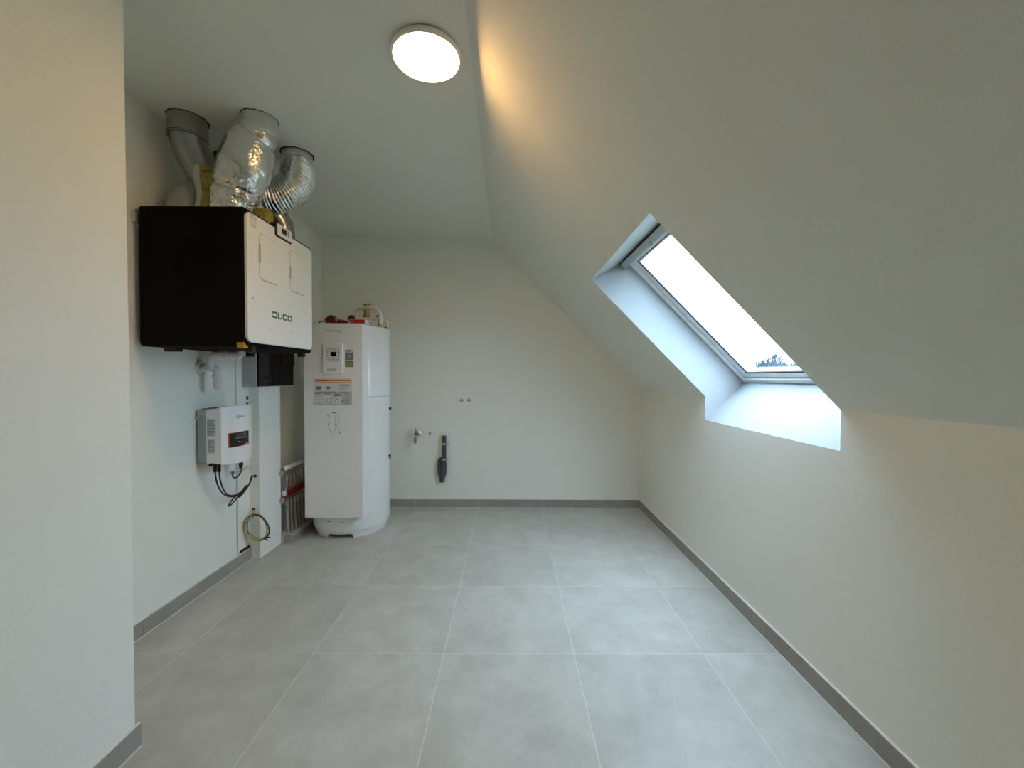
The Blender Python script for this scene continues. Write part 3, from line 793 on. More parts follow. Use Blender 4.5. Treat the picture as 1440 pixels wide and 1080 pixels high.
# ================================================================== INVERTER
def inverter():
    t = thing('solar_inverter', 'white wall inverter with small black display framed in red', 'inverter', (XL, 2.47, 0.765))
    Y0, Y1 = 2.346, 2.605
    finish('heat_sink', box(B(), XL + .012, -1.729, Y0, Y1, .770, 1.076, .002, 1), M['grey_metal'], t)
    for k in range(9):
        y = Y0 + .03 + k * .024
        finish('cooling_fin', box(B(), XL + .014, -1.735, y, y + .004, .764, 1.080), M['grey_metal'], t)
    finish('wall_plate', box(B(), XL + .0005, XL + .012, Y0 + .03, Y1 - .03, .80, 1.05), M['alu'], t)
    hk = spline([(XL + .003, Y0 - .001, .985), (XL + .003, Y0 - .003, 1.008), (XL + .012, Y0 - .003, 1.026), (XL + .022, Y0 - .001, 1.034)], 5)
    finish('locking_hook', tube(B(), hk, 0.0032, 8), M['white_plastic'], t)
    finish('screw', lathe(B(), [(0.001, 0), (0.003, 0), (0.003, .0015), (0.001, .002)], (XL + .018, Y0, .994), 'Y', 10, -1), M['black_plastic'], t)
    # cover: flat near side, bulging front, lid higher towards the front
    bm = B(); n = 14; lay = []
    def front_x(v): return -1.640 + 0.034 * (1 - (2 * v - 1) ** 2) + 0.012 * v
    for xi in range(6):                           # from the back seam to the front rim
        u = xi / 5
        ring = []
        for j in range(n + 1):
            v = j / n
            x = -1.729 + (front_x(v) - 0.006 + 1.729) * u
            y = Y0 + (Y1 - Y0) * v
            bul = 0.012 * (1 - (2 * v - 1) ** 2)
            ring.append((Vector((x, y, .770 - 0.008 * u ** 2 - bul * u)), Vector((x, y, 1.075 + 0.016 * u ** 2 + bul * u * .5))))
        lay.append(ring)
    V = [[(bm.verts.new(a), bm.verts.new(b)) for a, b in ring] for ring in lay]
    ins = []
    for j in range(n + 1):
        v = j / n; a, b = lay[-1][j]
        yy = Y0 + .005 + (Y1 - Y0 - .010) * v
        ins.append((bm.verts.new(Vector((front_x(v), yy, a.z + .006))), bm.verts.new(Vector((front_x(v), yy, b.z - .006)))))
    for i in range(5):
        for j in range(n):
            for q in (0, 1): bm.faces.new((V[i][j][q], V[i][j + 1][q], V[i + 1][j + 1][q], V[i + 1][j][q]))
        for j in (0, n): bm.faces.new((V[i][j][0], V[i][j][1], V[i + 1][j][1], V[i + 1][j][0]))
    for j in range(n):
        for q in (0, 1): bm.faces.new((V[5][j][q], V[5][j + 1][q], ins[j + 1][q], ins[j][q]))
        bm.faces.new((ins[j][0], ins[j + 1][0], ins[j + 1][1], ins[j][1]))
    for j in (0, n): bm.faces.new((V[5][j][0], V[5][j][1], ins[j][1], ins[j][0]))
    bm.faces.new([V[0][0][0], V[0][0][1], V[0][n][1], V[0][n][0]])
    cov = finish('cover', bm, M['white_plastic'], t, 35)
    # side stickers
    fs = facing_cam(Y0)
    for (x0, x1, z0, z1, nrow) in ((-1.724, -1.676, .925, 1.022, 12), (-1.722, -1.682, .828, .905, 9)):
        lb = finish('label', prism(B(), [(x0, z0), (x1, z0), (x1, z1), (x0, z1)], fs, 0, 0.0006), M['paper_grey'], cov)
        bm = B(); rows_of_print(bm, fs, x0 + .003, x1 - .003, z0 + .003, z1 - .003, nrow, 0.0032, 0.0006, 0.0011, 0.55)
        ringline(bm, [(x0, z0), (x1, z0), (x1, z1), (x0, z1)], 0.001, fs, 0.0006, 0.0010)
        finish('print', bm, M['ink_soft'], lb)
    # display on the curved front
    def on_front(u, v, w):
        k = (u - Y0) / (Y1 - Y0)
        return Vector((front_x(k) + 0.0005 + w, u, v))
    def curved(pts, w0, w1, m, name, par):
        """outline cut into strips so that it follows the bulge"""
        bm = B(); (u0, v0), (u1, v1) = pts; n_ = 8
        g = []
        for k in range(n_ + 1):
            u = u0 + (u1 - u0) * k / n_
            g.append([bm.verts.new(on_front(u, v, w)) for v in (v0, v1) for w in (w0, w1)])
        for k in range(n_):
            a, b = g[k], g[k + 1]
            bm.faces.new((a[1], b[1], b[3], a[3])); bm.faces.new((a[0], a[2], b[2], b[0])); bm.faces.new((a[0], b[0], b[1], a[1])); bm.faces.new((a[2], a[3], b[3], b[2]))
        bm.faces.new((g[0][0], g[0][1], g[0][3], g[0][2])); bm.faces.new((g[-1][0], g[-1][2], g[-1][3], g[-1][1]))
        return finish(name, bm, m, par)
    dp = curved([(2.376, .852), (2.520, .938)], 0, .003, M['red_frame'], 'display', t)
    curved([(2.379, .855), (2.517, .935)], .001, .0045, M['black_plastic'], 'bezel', dp)
    curved([(2.411, .897), (2.494, .915)], .004, .0052, M['lcd'], 'lcd', dp)
    curved([(2.480, .855), (2.517, .868)], .004, .0052, M['red_frame'], 'badge', dp)
    bm = B()
    for k, (y, z) in enumerate(((2.42, .924), (2.445, .924), (2.47, .924), (2.425, .880), (2.447, .876))):
        prism(bm, rrect(y, z - .0015, y + .012, z + .0025, .001, 2), on_front, .0044, .0054)
    finish('print', bm, M['grey_panel'], dp)
    bm = B(); ringline(bm, rrect(2.424, 1.018, 2.442, 1.042, .008, 5), 0.0028, on_front, .0002, .001)
    for z in (1.034, 1.027): prism(bm, [(2.449, z - .0016), (2.482, z - .0016), (2.482, z + .0016), (2.449, z + .0016)], on_front, .0002, .001)
    finish('logo', bm, M['ink_soft'], cov)
    # plugs under the casing
    for (y, x, z0) in ((2.372, -1.700, .712), (2.405, -1.700, .706)):
        pg = finish('plug', lathe(B(), [(0.002, z0), (0.008, z0), (0.0095, z0 + .012), (0.0095, .758), (0.011, .760), (0.011, .772)], (x, y, 0), 'Z', 14), M['black_plastic'], t, 40)
    finish('switch', box(B(), -1.712, -1.690, 2.335, 2.362, .752, .770, .003, 1), M['black_plastic'], t)
    finish('mains_plug', lathe(B(), [(0.004, .690), (0.009, .690), (0.012, .702), (0.012, .725), (0.016, .727), (0.016, .752)], (-1.690, 2.585, 0), 'Z', 16), M['black_plastic'], t, 40)
inverter()

def inverter_cables():
    def cable(name, pts, r, m, lab, grp=None, parts=None):
        o = finish(name, tube(B(), spline(pts, 8), r, 10), m, None, 60)
        tag(o, lab, 'cable', grp); return o
    cable('solar_cable', [(-1.70, 2.372, .716), (-1.70, 2.382, .66), (-1.70, 2.41, .60), (-1.702, 2.46, .552), (-1.705, 2.53, .522), (-1.71, 2.60, .518), (-1.715, 2.66, .530)], 0.0042, M['cable_black'], 'black cable from the leftmost plug under the inverter')
    cable('solar_cable', [(-1.70, 2.405, .71), (-1.70, 2.412, .66), (-1.70, 2.435, .60), (-1.702, 2.475, .553), (-1.704, 2.53, .530), (-1.708, 2.60, .528), (-1.713, 2.66, .538)], 0.0042, M['cable_black'], 'black cable from the second plug under the inverter')
    t = thing('cable_bundle', 'taped black cable bundle running from the inverter into the chase', 'cable', (-1.71, 2.62, .50))
    finish('lead', tube(B(), spline([(-1.712, 2.655, .535), (-1.722, 2.72, .555), (-1.735, 2.765, .590), (-1.748, 2.805, .580), (-1.752, 2.832, .576)], 8), .0055, 10), M['cable_black'], t, 60)
    finish('taped_section', tube(B(), spline([(-1.705, 2.585, .508), (-1.710, 2.63, .524), (-1.716, 2.68, .545)], 6), .011, 12), M['cable_black'], t, 60)
    finish('spare_loop', tube(B(), spline([(-1.706, 2.60, .520), (-1.700, 2.54, .496), (-1.698, 2.492, .478), (-1.700, 2.485, .486), (-1.703, 2.53, .510), (-1.708, 2.61, .530)], 6), .0042, 8), M['cable_black'], t, 60)
    finish('grommet', lathe(B(), [(0.003, 0), (0.011, 0), (0.011, .003), (0.003, .004)], (-1.752, 2.829, .576), 'Y', 16, -1), M['black_plastic'], t, 40)
    cable('mains_cable', [(-1.690, 2.585, .695), (-1.690, 2.584, .665), (-1.698, 2.568, .640), (-1.715, 2.560, .632), (-1.735, 2.575, .640), (-1.750, 2.600, .660)], 0.0052, M['cable_grey'], 'short looped grey cable from the right-hand plug of the inverter')
    t = thing('conduit', 'short grey conduit tube running level into the chase', 'conduit', (-1.76, 2.71, .648))
    finish('pipe', tube(B(), [(-1.760, 2.600, .652), (-1.762, 2.829, .650)], .0095, 16, caps=True), M['grey_panel'], t, 40)
    finish('clip', box(B(), XL + .0005, -1.750, 2.70, 2.712, .638, .662, .002, 1), M['grey_panel'], t)
    # service slot above the skirting
    bm = box(B(), XL + .001, XL + .004, 2.712, 2.826, .0835, .104)
    sl = finish('service_slot', bm, M['dark_gap'], wall_left)
    finish('slot_edge', box(B(), XL + .001, XL + .0055, 2.712, 2.80, .0835, .089), M['copper'], wall_left)
inverter_cables()

def coiled_wires():
    t = thing('wire_coil', 'coiled grey and yellow wires hanging from the chase', 'wire coil', (-1.72, 2.79, .14))
    c = Vector((-1.712, 2.787, .236))
    def loop(k, rx, rz, ph, m, nm, r=.0035, turns=1.0, tail=None):
        P = []
        turns -= ph / (2 * math.pi)
        N = int(40 * turns)
        for i in range(N + 1):
            a = math.pi * .62 + 2 * math.pi * turns * i / N + ph
            P.append(c + Vector((rx * math.cos(a) * 0.95, 0.012 * math.sin(a * 1.5 + k) - .004 * k + 0.02 * math.cos(a), rz * math.sin(a) + rx * 0.30 * -math.cos(a))))
        if tail: P = P + [Vector(q) for q in tail]
        finish(nm, tube(B(), P, r, 8), m, t, 60)
    loop(0, .070, .088, 0, M['cable_black'], 'black_wire', .0044, 1.55, [(-1.66, 2.775, .170), (-1.635, 2.77, .172), (-1.618, 2.768, .176)])
    loop(1, .066, .084, .2, M['cable_grey'], 'grey_wire', .0044, 1.55, [(-1.665, 2.77, .165), (-1.640, 2.765, .163), (-1.630, 2.763, .152)])
    loop(2, .064, .088, .5, M['cable_pale'], 'pale_wire', .0044, 1.55)
    loop(3, .067, .081, .1, M['cable_yellow'], 'yellow_wire', .0044, 1.5)
    finish('lead', tube(B(), spline([(-1.764, 2.831, .340), (-1.758, 2.812, .335), (-1.752, 2.800, .322), (-1.752, 2.795, .300)], 6), .006, 8), M['cable_pale'], t, 60)
    finish('grommet', lathe(B(), [(0.003, 0), (0.012, 0), (0.012, .003), (0.003, .004)], (-1.764, 2.829, .342), 'Y', 16, -1), M['black_plastic'], t, 40)
    finish('tie', tube(B(), [(-1.752, 2.800, .318), (-1.745, 2.790, .310)], .0085, 10), M['black_plastic'], t)
    finish('wire_tag', box(B(), -1.755, -1.738, 2.780, 2.7815, .285, .300), M['paper'], t)
coiled_wires()

# ================================================================== HEATING MANIFOLD
def manifold():
    t = thing('heating_manifold', 'underfloor heating manifold with white caps and red flow meters', 'manifold', (-1.71, 3.30, .063))
    x = -1.712; Y0, Y1, n = 3.112, 3.60, 9
    for z, nm in ((.530, 'upper_bar'), (.325, 'lower_bar')):
        finish(nm, tube(B(), [(x, Y0 - .02, z), (x, Y1 + .02, z)], .0165, 20), M['nickel'], t, 40)
        finish('end_valve', lathe(B(), [(0.006, 0), (0.018, 0), (0.021, .008), (0.021, .02), (0.016, .022), (0.016, .030), (0.004, .032)], (x, Y0 - .012, z), 'Y', 8, -1), M['nickel'], t)
    finish('drain_cock', box(B(), x - .010, x + .018, Y0 - .016, Y0 + .006, .352, .392, .004, 1), M['white_plastic'], t)
    for yy in (Y0 + .02, Y1 - .02):
        finish('bracket', box(B(), XL + .0005, x + .004, yy - .008, yy + .008, .28, .56, .001, 1), M['grey_metal'], t)
    proto = None
    for k in range(n):
        y = Y0 + (Y1 - Y0) * (k + .35) / n
        if proto is None:
            proto = [
                finish('cap', lathe(B(), [(0.010, .544), (0.009, .550), (0.0165, .552), (0.0172, .558), (0.0165, .576), (0.013, .580), (0.002, .580)], (x + .008, y, 0), 'Z', 18), M['white_plastic'], t, 40),
                finish('return_nut', lathe(B(), [(0.008, .470), (0.013, .470), (0.013, .492), (0.010, .494), (0.010, .516)], (x + .012, y, 0), 'Z', 8), M['nickel'], t),
                finish('return_pipe', tube(B(), spline([(x + .012, y, .475), (x + .010, y, .42), (x - .022, y, .36), (x - .032, y, .30), (x - .034, y, .063)], 5), .0088, 12), M['pex'], t, 60),
                finish('flow_meter', lathe(B(), [(0.008, .339), (0.014, .340), (0.015, .346), (0.013, .372), (0.012, .384), (0.002, .386)], (x + .008, y, 0), 'Z', 14), M['red_dark'], t, 40),
                finish('supply_nut', lathe(B(), [(0.008, .268), (0.013, .268), (0.013, .290), (0.010, .292), (0.010, .312)], (x + .014, y, 0), 'Z', 8), M['nickel'], t),
                finish('supply_pipe', tube(B(), [(x + .014, y, .275), (x + .016, y, .18), (x + .018 + .006, y, .063)], .0092, 12), M['pex'], t, 60),
            ]
            y_first = y
        else:
            for p in proto:
                c = p.copy(); col.objects.link(c); c.parent = t; c.location = p.location + Vector((0, y - y_first, 0))
manifold()

# ================================================================== HOT WATER TANK
TCX, TCY, TR, TZ = -1.320, 3.452, 0.300, 1.665
def hot_water_tank():
    t = thing('water_heater', 'tall white heat pump water heater standing on the tiles', 'water heater', (TCX, TCY, 0))
    # base ring with feet: arches cut into its lower edge
    bm = B(); seg = 240; rings = [[], [], [], []]
    for k in range(seg):
        a = 2 * math.pi * k / seg
        ph = ((math.degrees(a) - 270 + 60) % 120) - 60      # an arch between two feet every 120 degrees
        arch = 0.030 * min(1.0, max(0.0, (22.5 - abs(ph)) / 4.0))
        d = Vector((math.cos(a), math.sin(a), 0)); c = Vector((TCX, TCY, 0))
        rings[0].append(bm.verts.new(c + d * 0.262 + Vector((0, 0, arch))))
        rings[1].append(bm.verts.new(c + d * 0.270 + Vector((0, 0, arch))))
        rings[2].append(bm.verts.new(c + d * 0.285 + Vector((0, 0, .040))))
        rings[3].append(bm.verts.new(c + d * 0.290 + Vector((0, 0, .066))))
    for q in range(3):
        for k in range(seg):
            j = (k + 1) % seg
            bm.faces.new((rings[q][k], rings[q][j], rings[q + 1][j], rings[q + 1][k]))
    bm.faces.new(rings[3])
    finish('base', bm, M['white_plastic'], t, 35)
    finish('body', lathe(B(), [(0.05, .058), (TR - .012, .058), (TR - .003, .062), (TR, .072), (TR, 1.10), (TR - .02, 1.11)], (TCX, TCY, 0), 'Z', 96), M['white_sheet'], t, 40)
    # upper cover: wider round shell over the heat pump
    bm = lathe(B(), [(0.10, 1.105), (TR + .010, 1.105), (TR + .013, 1.108), (TR + .013, TZ - .012), (TR + .008, TZ - .003), (TR, TZ), (0.05, TZ)], (TCX, TCY, 0), 'Z', 96)
    finish('upper_cover', bm, M['white_gloss'], t, 40)
    # flat front casing in front of the cylinder
    X0, X1, YP = -1.547, -1.108, 3.100
    fpan = finish('front_casing', box(B(), X0, X1, YP, 3.275, .190, TZ, .003, 2), M['white_sheet'], t)
    f = facing_cam(YP)
    # lettering (the brand line is small and grey)
    bm = B(); text(bm, 'Thermostage', 0.0212, lambda u, v, w: Vector((-1.3775 + u, YP - w, 1.601 + v)))
    finish('lettering', bm, M['ink_soft'], fpan)
    # control module
    cm = finish('control_module', prism(B(), [(-1.401, 1.510), (-1.251, 1.510), (-1.251, 1.290), (-1.275, 1.282), (-1.326, 1.278), (-1.377, 1.282), (-1.401, 1.290)], f, -.002, 0.016, .003), M['white_plastic'], t, 30)
    fm = facing_cam(YP - .016)
    finish('recess', ringline(B(), [(-1.388, 1.484), (-1.263, 1.484), (-1.263, 1.372), (-1.290, 1.356), (-1.326, 1.351), (-1.362, 1.356), (-1.388, 1.372)], .007, fm, -.001, .004), M['white_plastic'], cm)
    finish('display_plate', prism(B(), [(-1.381, 1.478), (-1.270, 1.478), (-1.270, 1.376), (-1.381, 1.376)], fm, -.001, .0008), M['paper'], cm)
    finish('screen', prism(B(), rrect(-1.339, 1.416, -1.296, 1.449, .002, 2), fm, 0, .0018), M['screen'], cm)
    for (x, z) in ((-1.361, 1.446), (-1.361, 1.419), (-1.277, 1.446), (-1.277, 1.419), (-1.350, 1.392), (-1.319, 1.392), (-1.286, 1.392)):
        finish('button', prism(B(), rrect(x - .005, z - .005, x + .005, z + .005, .004, 3), fm, 0, .0022), M['button'], cm)
    bm = B()
    prism(bm, [(-1.371, 1.468), (-1.338, 1.468), (-1.338, 1.4705), (-1.371, 1.4705)], fm, .0005, .0014)
    prism(bm, [(-1.325, 1.468), (-1.298, 1.468), (-1.298, 1.4705), (-1.325, 1.4705)], fm, .0005, .0014)
    prism(bm, [(-1.364, 1.318), (-1.300, 1.318), (-1.300, 1.322), (-1.364, 1.322)], fm, .0005, .0008)
    prism(bm, [(-1.366, 1.306), (-1.298, 1.306), (-1.298, 1.3085), (-1.366, 1.3085)], fm, .0005, .0008)
    finish('print', bm, M['ink_soft'], cm)
    # energy label
    el = finish('energy_label', prism(B(), [(-1.238, 1.336), (-1.175, 1.336), (-1.175, 1.466), (-1.238, 1.466)], f, 0, .0008), M['label_grey'], t)
    finish('header', prism(B(), [(-1.233, 1.446), (-1.180, 1.446), (-1.180, 1.462), (-1.233, 1.462)], f, .0006, .0013), M['paper'], el)
    finish('green_field', prism(B(), [(-1.235, 1.340), (-1.178, 1.340), (-1.178, 1.378), (-1.235, 1.378)], f, .0006, .0013), M['green_label'], el)
    bm = B(); prism(bm, [(-1.233, 1.381), (-1.180, 1.381), (-1.180, 1.390), (-1.233, 1.390)], f, .0006, .0013)
    ringline(bm, rrect(-1.217, 1.408, -1.197, 1.430, .009, 5), .0035, f, .0006, .0013)
    for (x, z) in ((-1.231, 1.437), (-1.188, 1.437), (-1.229, 1.405), (-1.189, 1.404)): prism(bm, [(x, z), (x + .007, z), (x + .007, z + .003), (x, z + .003)], f, .0006, .0013)
    for z in (1.350, 1.361): prism(bm, [(-1.229, z), (-1.186, z), (-1.186, z + .002), (-1.229, z + .002)], f, .0013, .0017)
    finish('print', bm, M['paper_grey'], el)
    bm = B(); prism(bm, rrect(-1.222, 1.452, -1.191, 1.455, .001, 2), f, .0013, .0018); prism(bm, rrect(-1.222, 1.4625, -1.191, 1.4655, .001, 2), f, .0006, .0018)
    finish('dark_print', bm, M['ink'], el)
    # instruction sheet
    sh = finish('instruction_label', prism(B(), [(-1.478, 1.046), (-1.186, 1.046), (-1.186, 1.250), (-1.478, 1.250)], f, 0, .0005), M['paper'], t)
    finish('red_band', prism(B(), [(-1.463, 1.229), (-1.372, 1.229), (-1.372, 1.240), (-1.463, 1.240)], f, .0004, .0010), M['red'], sh)
    finish('orange_band', prism(B(), [(-1.372, 1.229), (-1.197, 1.229), (-1.197, 1.240), (-1.372, 1.240)], f, .0004, .0010), M['orange_print'], sh)
    finish('yellow_band', prism(B(), [(-1.463, 1.214), (-1.197, 1.214), (-1.197, 1.223), (-1.463, 1.223)], f, .0004, .0010), M['yellow_print'], sh)
    finish('grey_field', prism(B(), [(-1.476, 1.049), (-1.188, 1.049), (-1.188, 1.154), (-1.476, 1.154)], f, .0004, .0009), M['paper_grey'], sh)
    bm = B()
    for (x0, x1) in ((-1.466, -1.402), (-1.396, -1.336), (-1.330, -1.266)): prism(bm, [(x0, 1.058), (x1, 1.058), (x1, 1.124), (x0, 1.124)], f, .0008, .0013)
    finish('drawing_field', bm, M['paper'], sh)
    finish('picture', prism(B(), [(-1.455, 1.164), (-1.417, 1.164), (-1.417, 1.190), (-1.455, 1.190)], f, .0004, .0010), M['label_grey'], sh)
    pc = finish('picture', prism(B(), [(-1.388, 1.164), (-1.341, 1.164), (-1.341, 1.191), (-1.388, 1.191)], f, .0004, .0010), M['paper_grey'], sh)
    finish('picture_inset', prism(B(), rrect(-1.376, 1.172, -1.354, 1.187, .005, 3), f, .0009, .0014), M['red_dark'], sh)
    finish('pink_field', prism(B(), [(-1.246, 1.088), (-1.200, 1.088), (-1.200, 1.128), (-1.246, 1.128)], f, .0008, .0013), M['pink_print'], sh)
    bm = B()
    rows_of_print(bm, f, -1.282, -1.200, 1.166, 1.208, 5, .0028, .0004, .0010)
    rows_of_print(bm, f, -1.463, -1.305, 1.142, 1.152, 1, .004, .0008, .0013, .1)
    for x0 in (-1.463, -1.393, -1.328): rows_of_print(bm, f, x0, x0 + .055, 1.126, 1.140, 2, .003, .0008, .0013)
    rows_of_print(bm, f, -1.244, -1.202, 1.054, 1.084, 4, .003, .0008, .0013)
    rows_of_print(bm, f, -1.244, -1.202, 1.132, 1.150, 3, .003, .0008, .0013)
    finish('print', bm, M['ink_soft'], sh)
    bm = B()
    for z in (1.112, 1.090, 1.068):
        prism(bm, rrect(-1.460, z - .004, -1.452, z + .004, .003, 3), f, .0013, .0018)
        P = [Vector((-1.447 + .008 * i, YP - .0016, z + .006 * math.sin(i * 1.9 + z * 90))) for i in range(6)]
        tube(bm, P, .0012, 5)
    frame(bm, -1.376, 1.066, -1.346, 1.104, .0022, f, .0013, .0018)
    prism(bm, [(-1.346, 1.092), (-1.341, 1.092), (-1.341, 1.108), (-1.346, 1.108)], f, .0013, .0018)
    tube(bm, [Vector((-1.318, YP - .0016, 1.110)), Vector((-1.308, YP - .0016, 1.098)), Vector((-1.290, YP - .0016, 1.092))], .0016, 5)
    tube(bm, [Vector((-1.310, YP - .0016, 1.094)), Vector((-1.312, YP - .0016, 1.066))], .0014, 5)
    prism(bm, [(-1.328, 1.117), (-1.272, 1.117), (-1.272, 1.122), (-1.328, 1.122)], f, .0013, .0018)
    for z in (1.143, 1.078): prism(bm, rrect(-1.262, z - .006, -1.252, z + .006, .004, 3), f, .0009, .0015)
    finish('diagram', bm, M['ink'], sh)
    # outline drawing of the tank
    bm = B(); w = .0014
    def line(pts): tube(bm, [Vector((x, YP - .0006, z)) for x, z in pts], w * .7, 5)
    line([(-1.360, .960), (-1.358, .880), (-1.352, .852), (-1.346, .840)])
    line([(-1.346, .975), (-1.336, .986), (-1.300, .986), (-1.288, .976), (-1.288, .915)])
    line([(-1.288, .885), (-1.289, .845), (-1.297, .832), (-1.342, .832), (-1.345, .850)])
    line([(-1.312, .972), (-1.312, .930), (-1.320, .920), (-1.300, .918)]); line([(-1.315, .918), (-1.316, .845), (-1.335, .843)])
    finish('tank_drawing', bm, M['ink_soft'], t)
    bm = B()
    for (x, z) in ((-1.372, .976), (-1.367, .972), (-1.355, .956), (-1.365, .906), (-1.309, .902), (-1.303, .894), (-1.280, .838)): prism(bm, rrect(x - .004, z - .003, x + .004, z + .003, .002, 2), f, 0, .0012)
    prism(bm, [(-1.336, .990), (-1.308, .990), (-1.308, .996), (-1.336, .996)], f, 0, .0008)
    finish('drawing_marks', bm, M['ink'], t)
    # pipe ports on the right hand side of the cylinder
    for (a, z, rr, m) in ((8, .992, .009, 'black_plastic'), (4, .594, .008, 'black_plastic'), (6, .570, .010, 'nickel')):
        d = Vector((math.cos(math.radians(a)), math.sin(math.radians(a)), 0))
        p = Vector((TCX, TCY, z)) + d * (TR - .004)
        finish('pipe_port', tube(B(), [p, p + d * .022], rr, 14), M[m], t, 40)
    # handle slot low on the front
    def on_body(u, v, w):
        a = -math.pi / 2 + u
        return Vector((TCX + (TR + w) * math.cos(a), TCY + (TR + w) * math.sin(a), v))
    bm = B(); prism(bm, [(-.30, .139), (-.20, .137), (-.20, .144), (-.30, .146)], on_body, 0, .001); prism(bm, [(-.20, .1375), (.10, .135), (.10, .1375), (-.20, .140)], on_body, 0, .0008)
    prism(bm, [(.10, .132), (.14, .132), (.14, .140), (.10, .140)], on_body, 0, .001)
    finish('handle_slot', bm, M['ink_soft'], t)
hot_water_tank()

# ---- things lying and fitted on top of the tank
def tank_top():
    z = TZ
    t = thing('instruction_booklet_box', 'flat red and white carton lying on the water heater', 'carton', (-1.16, 3.21, z))
    finish('tray', box(B(), -1.222, -1.100, 3.138, 3.300, z + .0005, z + .035, .001, 1), M['carton'], t)
    finish('red_face', prism(B(), [(-1.216, z + .003), (-1.104, z + .003), (-1.104, z + .033), (-1.216, z + .033)], facing_cam(3.138), 0, .0008), M['red'], t)
    bm = B(); rows_of_print(bm, facing_cam(3.1372), -1.210, -1.180, z + .012, z + .024, 2, .004, 0, .0006)
    finish('lettering', bm, M['pink_print'], t)
    fx = facing_x(-1.100)
    bm = B(); rows_of_print(bm, fx, 3.200, 3.228, z + .010, z + .026, 2, .006); rows_of_print(bm, fx, 3.250, 3.292, z + .006, z + .030, 4, .004)
    finish('side_print', bm, M['ink_soft'], t)

    t = thing('white_drain_hose', 'white foam covered hose looping over the top of the water heater', 'hose', (-1.13, 3.36, z))
    finish('upper_loop', tube(B(), spline([(-1.248, 3.38, z + .05), (-1.252, 3.37, z + .095), (-1.235, 3.35, z + .140), (-1.20, 3.33, z + .152), (-1.12, 3.30, z + .148), (-1.06, 3.28, z + .135), (-1.028, 3.28, z + .095), (-1.022, 3.28, z + .045), (-1.030, 3.285, z + .008)], 7), .0145, 14), M['hose_white'], t, 60)
    finish('lower_run', tube(B(), spline([(-1.250, 3.385, z + .058), (-1.20, 3.375, z + .066), (-1.13, 3.36, z + .066), (-1.06, 3.34, z + .062), (-1.035, 3.33, z + .050)], 7), .0135, 14), M['hose_white'], t, 60)
    finish('tail', tube(B(), spline([(-1.040, 3.39, z + .062), (-1.022, 3.395, z + .060), (-1.010, 3.40, z + .045), (-1.010, 3.40, z + .012), (-1.012, 3.40, z + .004)], 6), .0125, 14), M['hose_white'], t, 60)
    finish('coupling', lathe(B(), [(0.006, 0.0005), (0.019, 0.0005), (0.019, .022), (0.016, .026), (0.006, .026)], (-1.031, 3.285, z), 'Z', 12), M['brass'], t)
    finish('foot', box(B(), -1.030, -1.016, 3.392, 3.420, z + .0005, z + .008, .002, 1), M['black_plastic'], t)

    t = thing('brass_safety_valve', 'upright brass valve with small lever on the water heater', 'valve', (-1.187, 3.42, z))
    finish('body', lathe(B(), [(0.020, 0.0005), (0.026, 0.0005), (0.026, .030), (0.021, .034), (0.021, .075), (0.027, .078), (0.027, .115), (0.020, .120), (0.022, .160), (0.024, .195), (0.004, .197)], (-1.187, 3.42, z), 'Z', 16), M['brass'], t, 40)
    finish('side_port', tube(B(), [(-1.187, 3.42, z + .165), (-1.220, 3.42, z + .165)], .014, 14), M['brass'], t, 40)
    finish('lever', box(B(), -1.185, -1.145, 3.410, 3.430, z + .190, z + .202, .002, 1), M['brass'], t)

    t = thing('brass_elbow', 'small brass ring fitting behind the hose on the water heater', 'pipe fitting', (-1.075, 3.42, z))
    finish('ring', tube(B(), [Vector((-1.078 + .022 * math.cos(a), 3.42, z + .085 + .022 * math.sin(a))) for a in [2 * math.pi * k / 24 for k in range(24)]], .010, 12, closed=True), M['brass'], t, 60)
    finish('stem', tube(B(), [(-1.078, 3.42, z + .0005), (-1.078, 3.42, z + .062)], .011, 14), M['brass'], t, 40)

    t = thing('copper_valve_group', 'dark reddish copper pipe fittings on the left of the tank top', 'pipe fitting', (-1.42, 3.42, z))
    finish('tray', box(B(), -1.545, -1.335, 3.33, 3.50, z + .0005, z + .012, .002, 1), M['grey_panel'], t)
    finish('wire_bail', tube(B(), spline([(-1.535, 3.335, z + .01), (-1.535, 3.335, z + .035), (-1.520, 3.336, z + .044), (-1.505, 3.336, z + .040)], 5), .004, 8), M['black_plastic'], t, 60)
    finish('pump_head', lathe(B(), [(0.008, -.040), (0.030, -.038), (0.036, -.028), (0.036, .020), (0.030, .026), (0.006, .030)], (-1.470, 3.42, z + .068), 'Y', 16), M['copper'], t, 40)
    finish('pipe', tube(B(), spline([(-1.525, 3.42, z + .058), (-1.48, 3.42, z + .060), (-1.42, 3.42, z + .052), (-1.37, 3.42, z + .043), (-1.343, 3.42, z + .040)], 6), .016, 12), M['copper'], t, 60)
    for (x, zz, r) in ((-1.515, .062, .023), (-1.428, .055, .024), (-1.405, .050, .022), (-1.378, .045, .023)): finish('nut', tube(B(), [(x - .008, 3.42, z + zz), (x + .008, 3.42, z + zz)], r, 8), M['copper'], t)
    finish('white_tie', tube(B(), [(-1.432, 3.402, z + .075), (-1.425, 3.395, z + .058)], .005, 6), M['white_plastic'], t)
    t = thing('round_pressure_gauge', 'dark round fitting between copper pipes and the white hose', 'pipe fitting', (-1.305, 3.42, z))
    finish('case', lathe(B(), [(0.006, -.022), (0.033, -.022), (0.036, -.016), (0.036, .016), (0.030, .022), (0.006, .022)], (-1.303, 3.42, z + .070), 'Y', 20), M['copper'], t, 40)
    finish('stem', tube(B(), [(-1.303, 3.42, z + .0005), (-1.303, 3.42, z + .045)], .012, 12), M['copper'], t, 40)
tank_top()

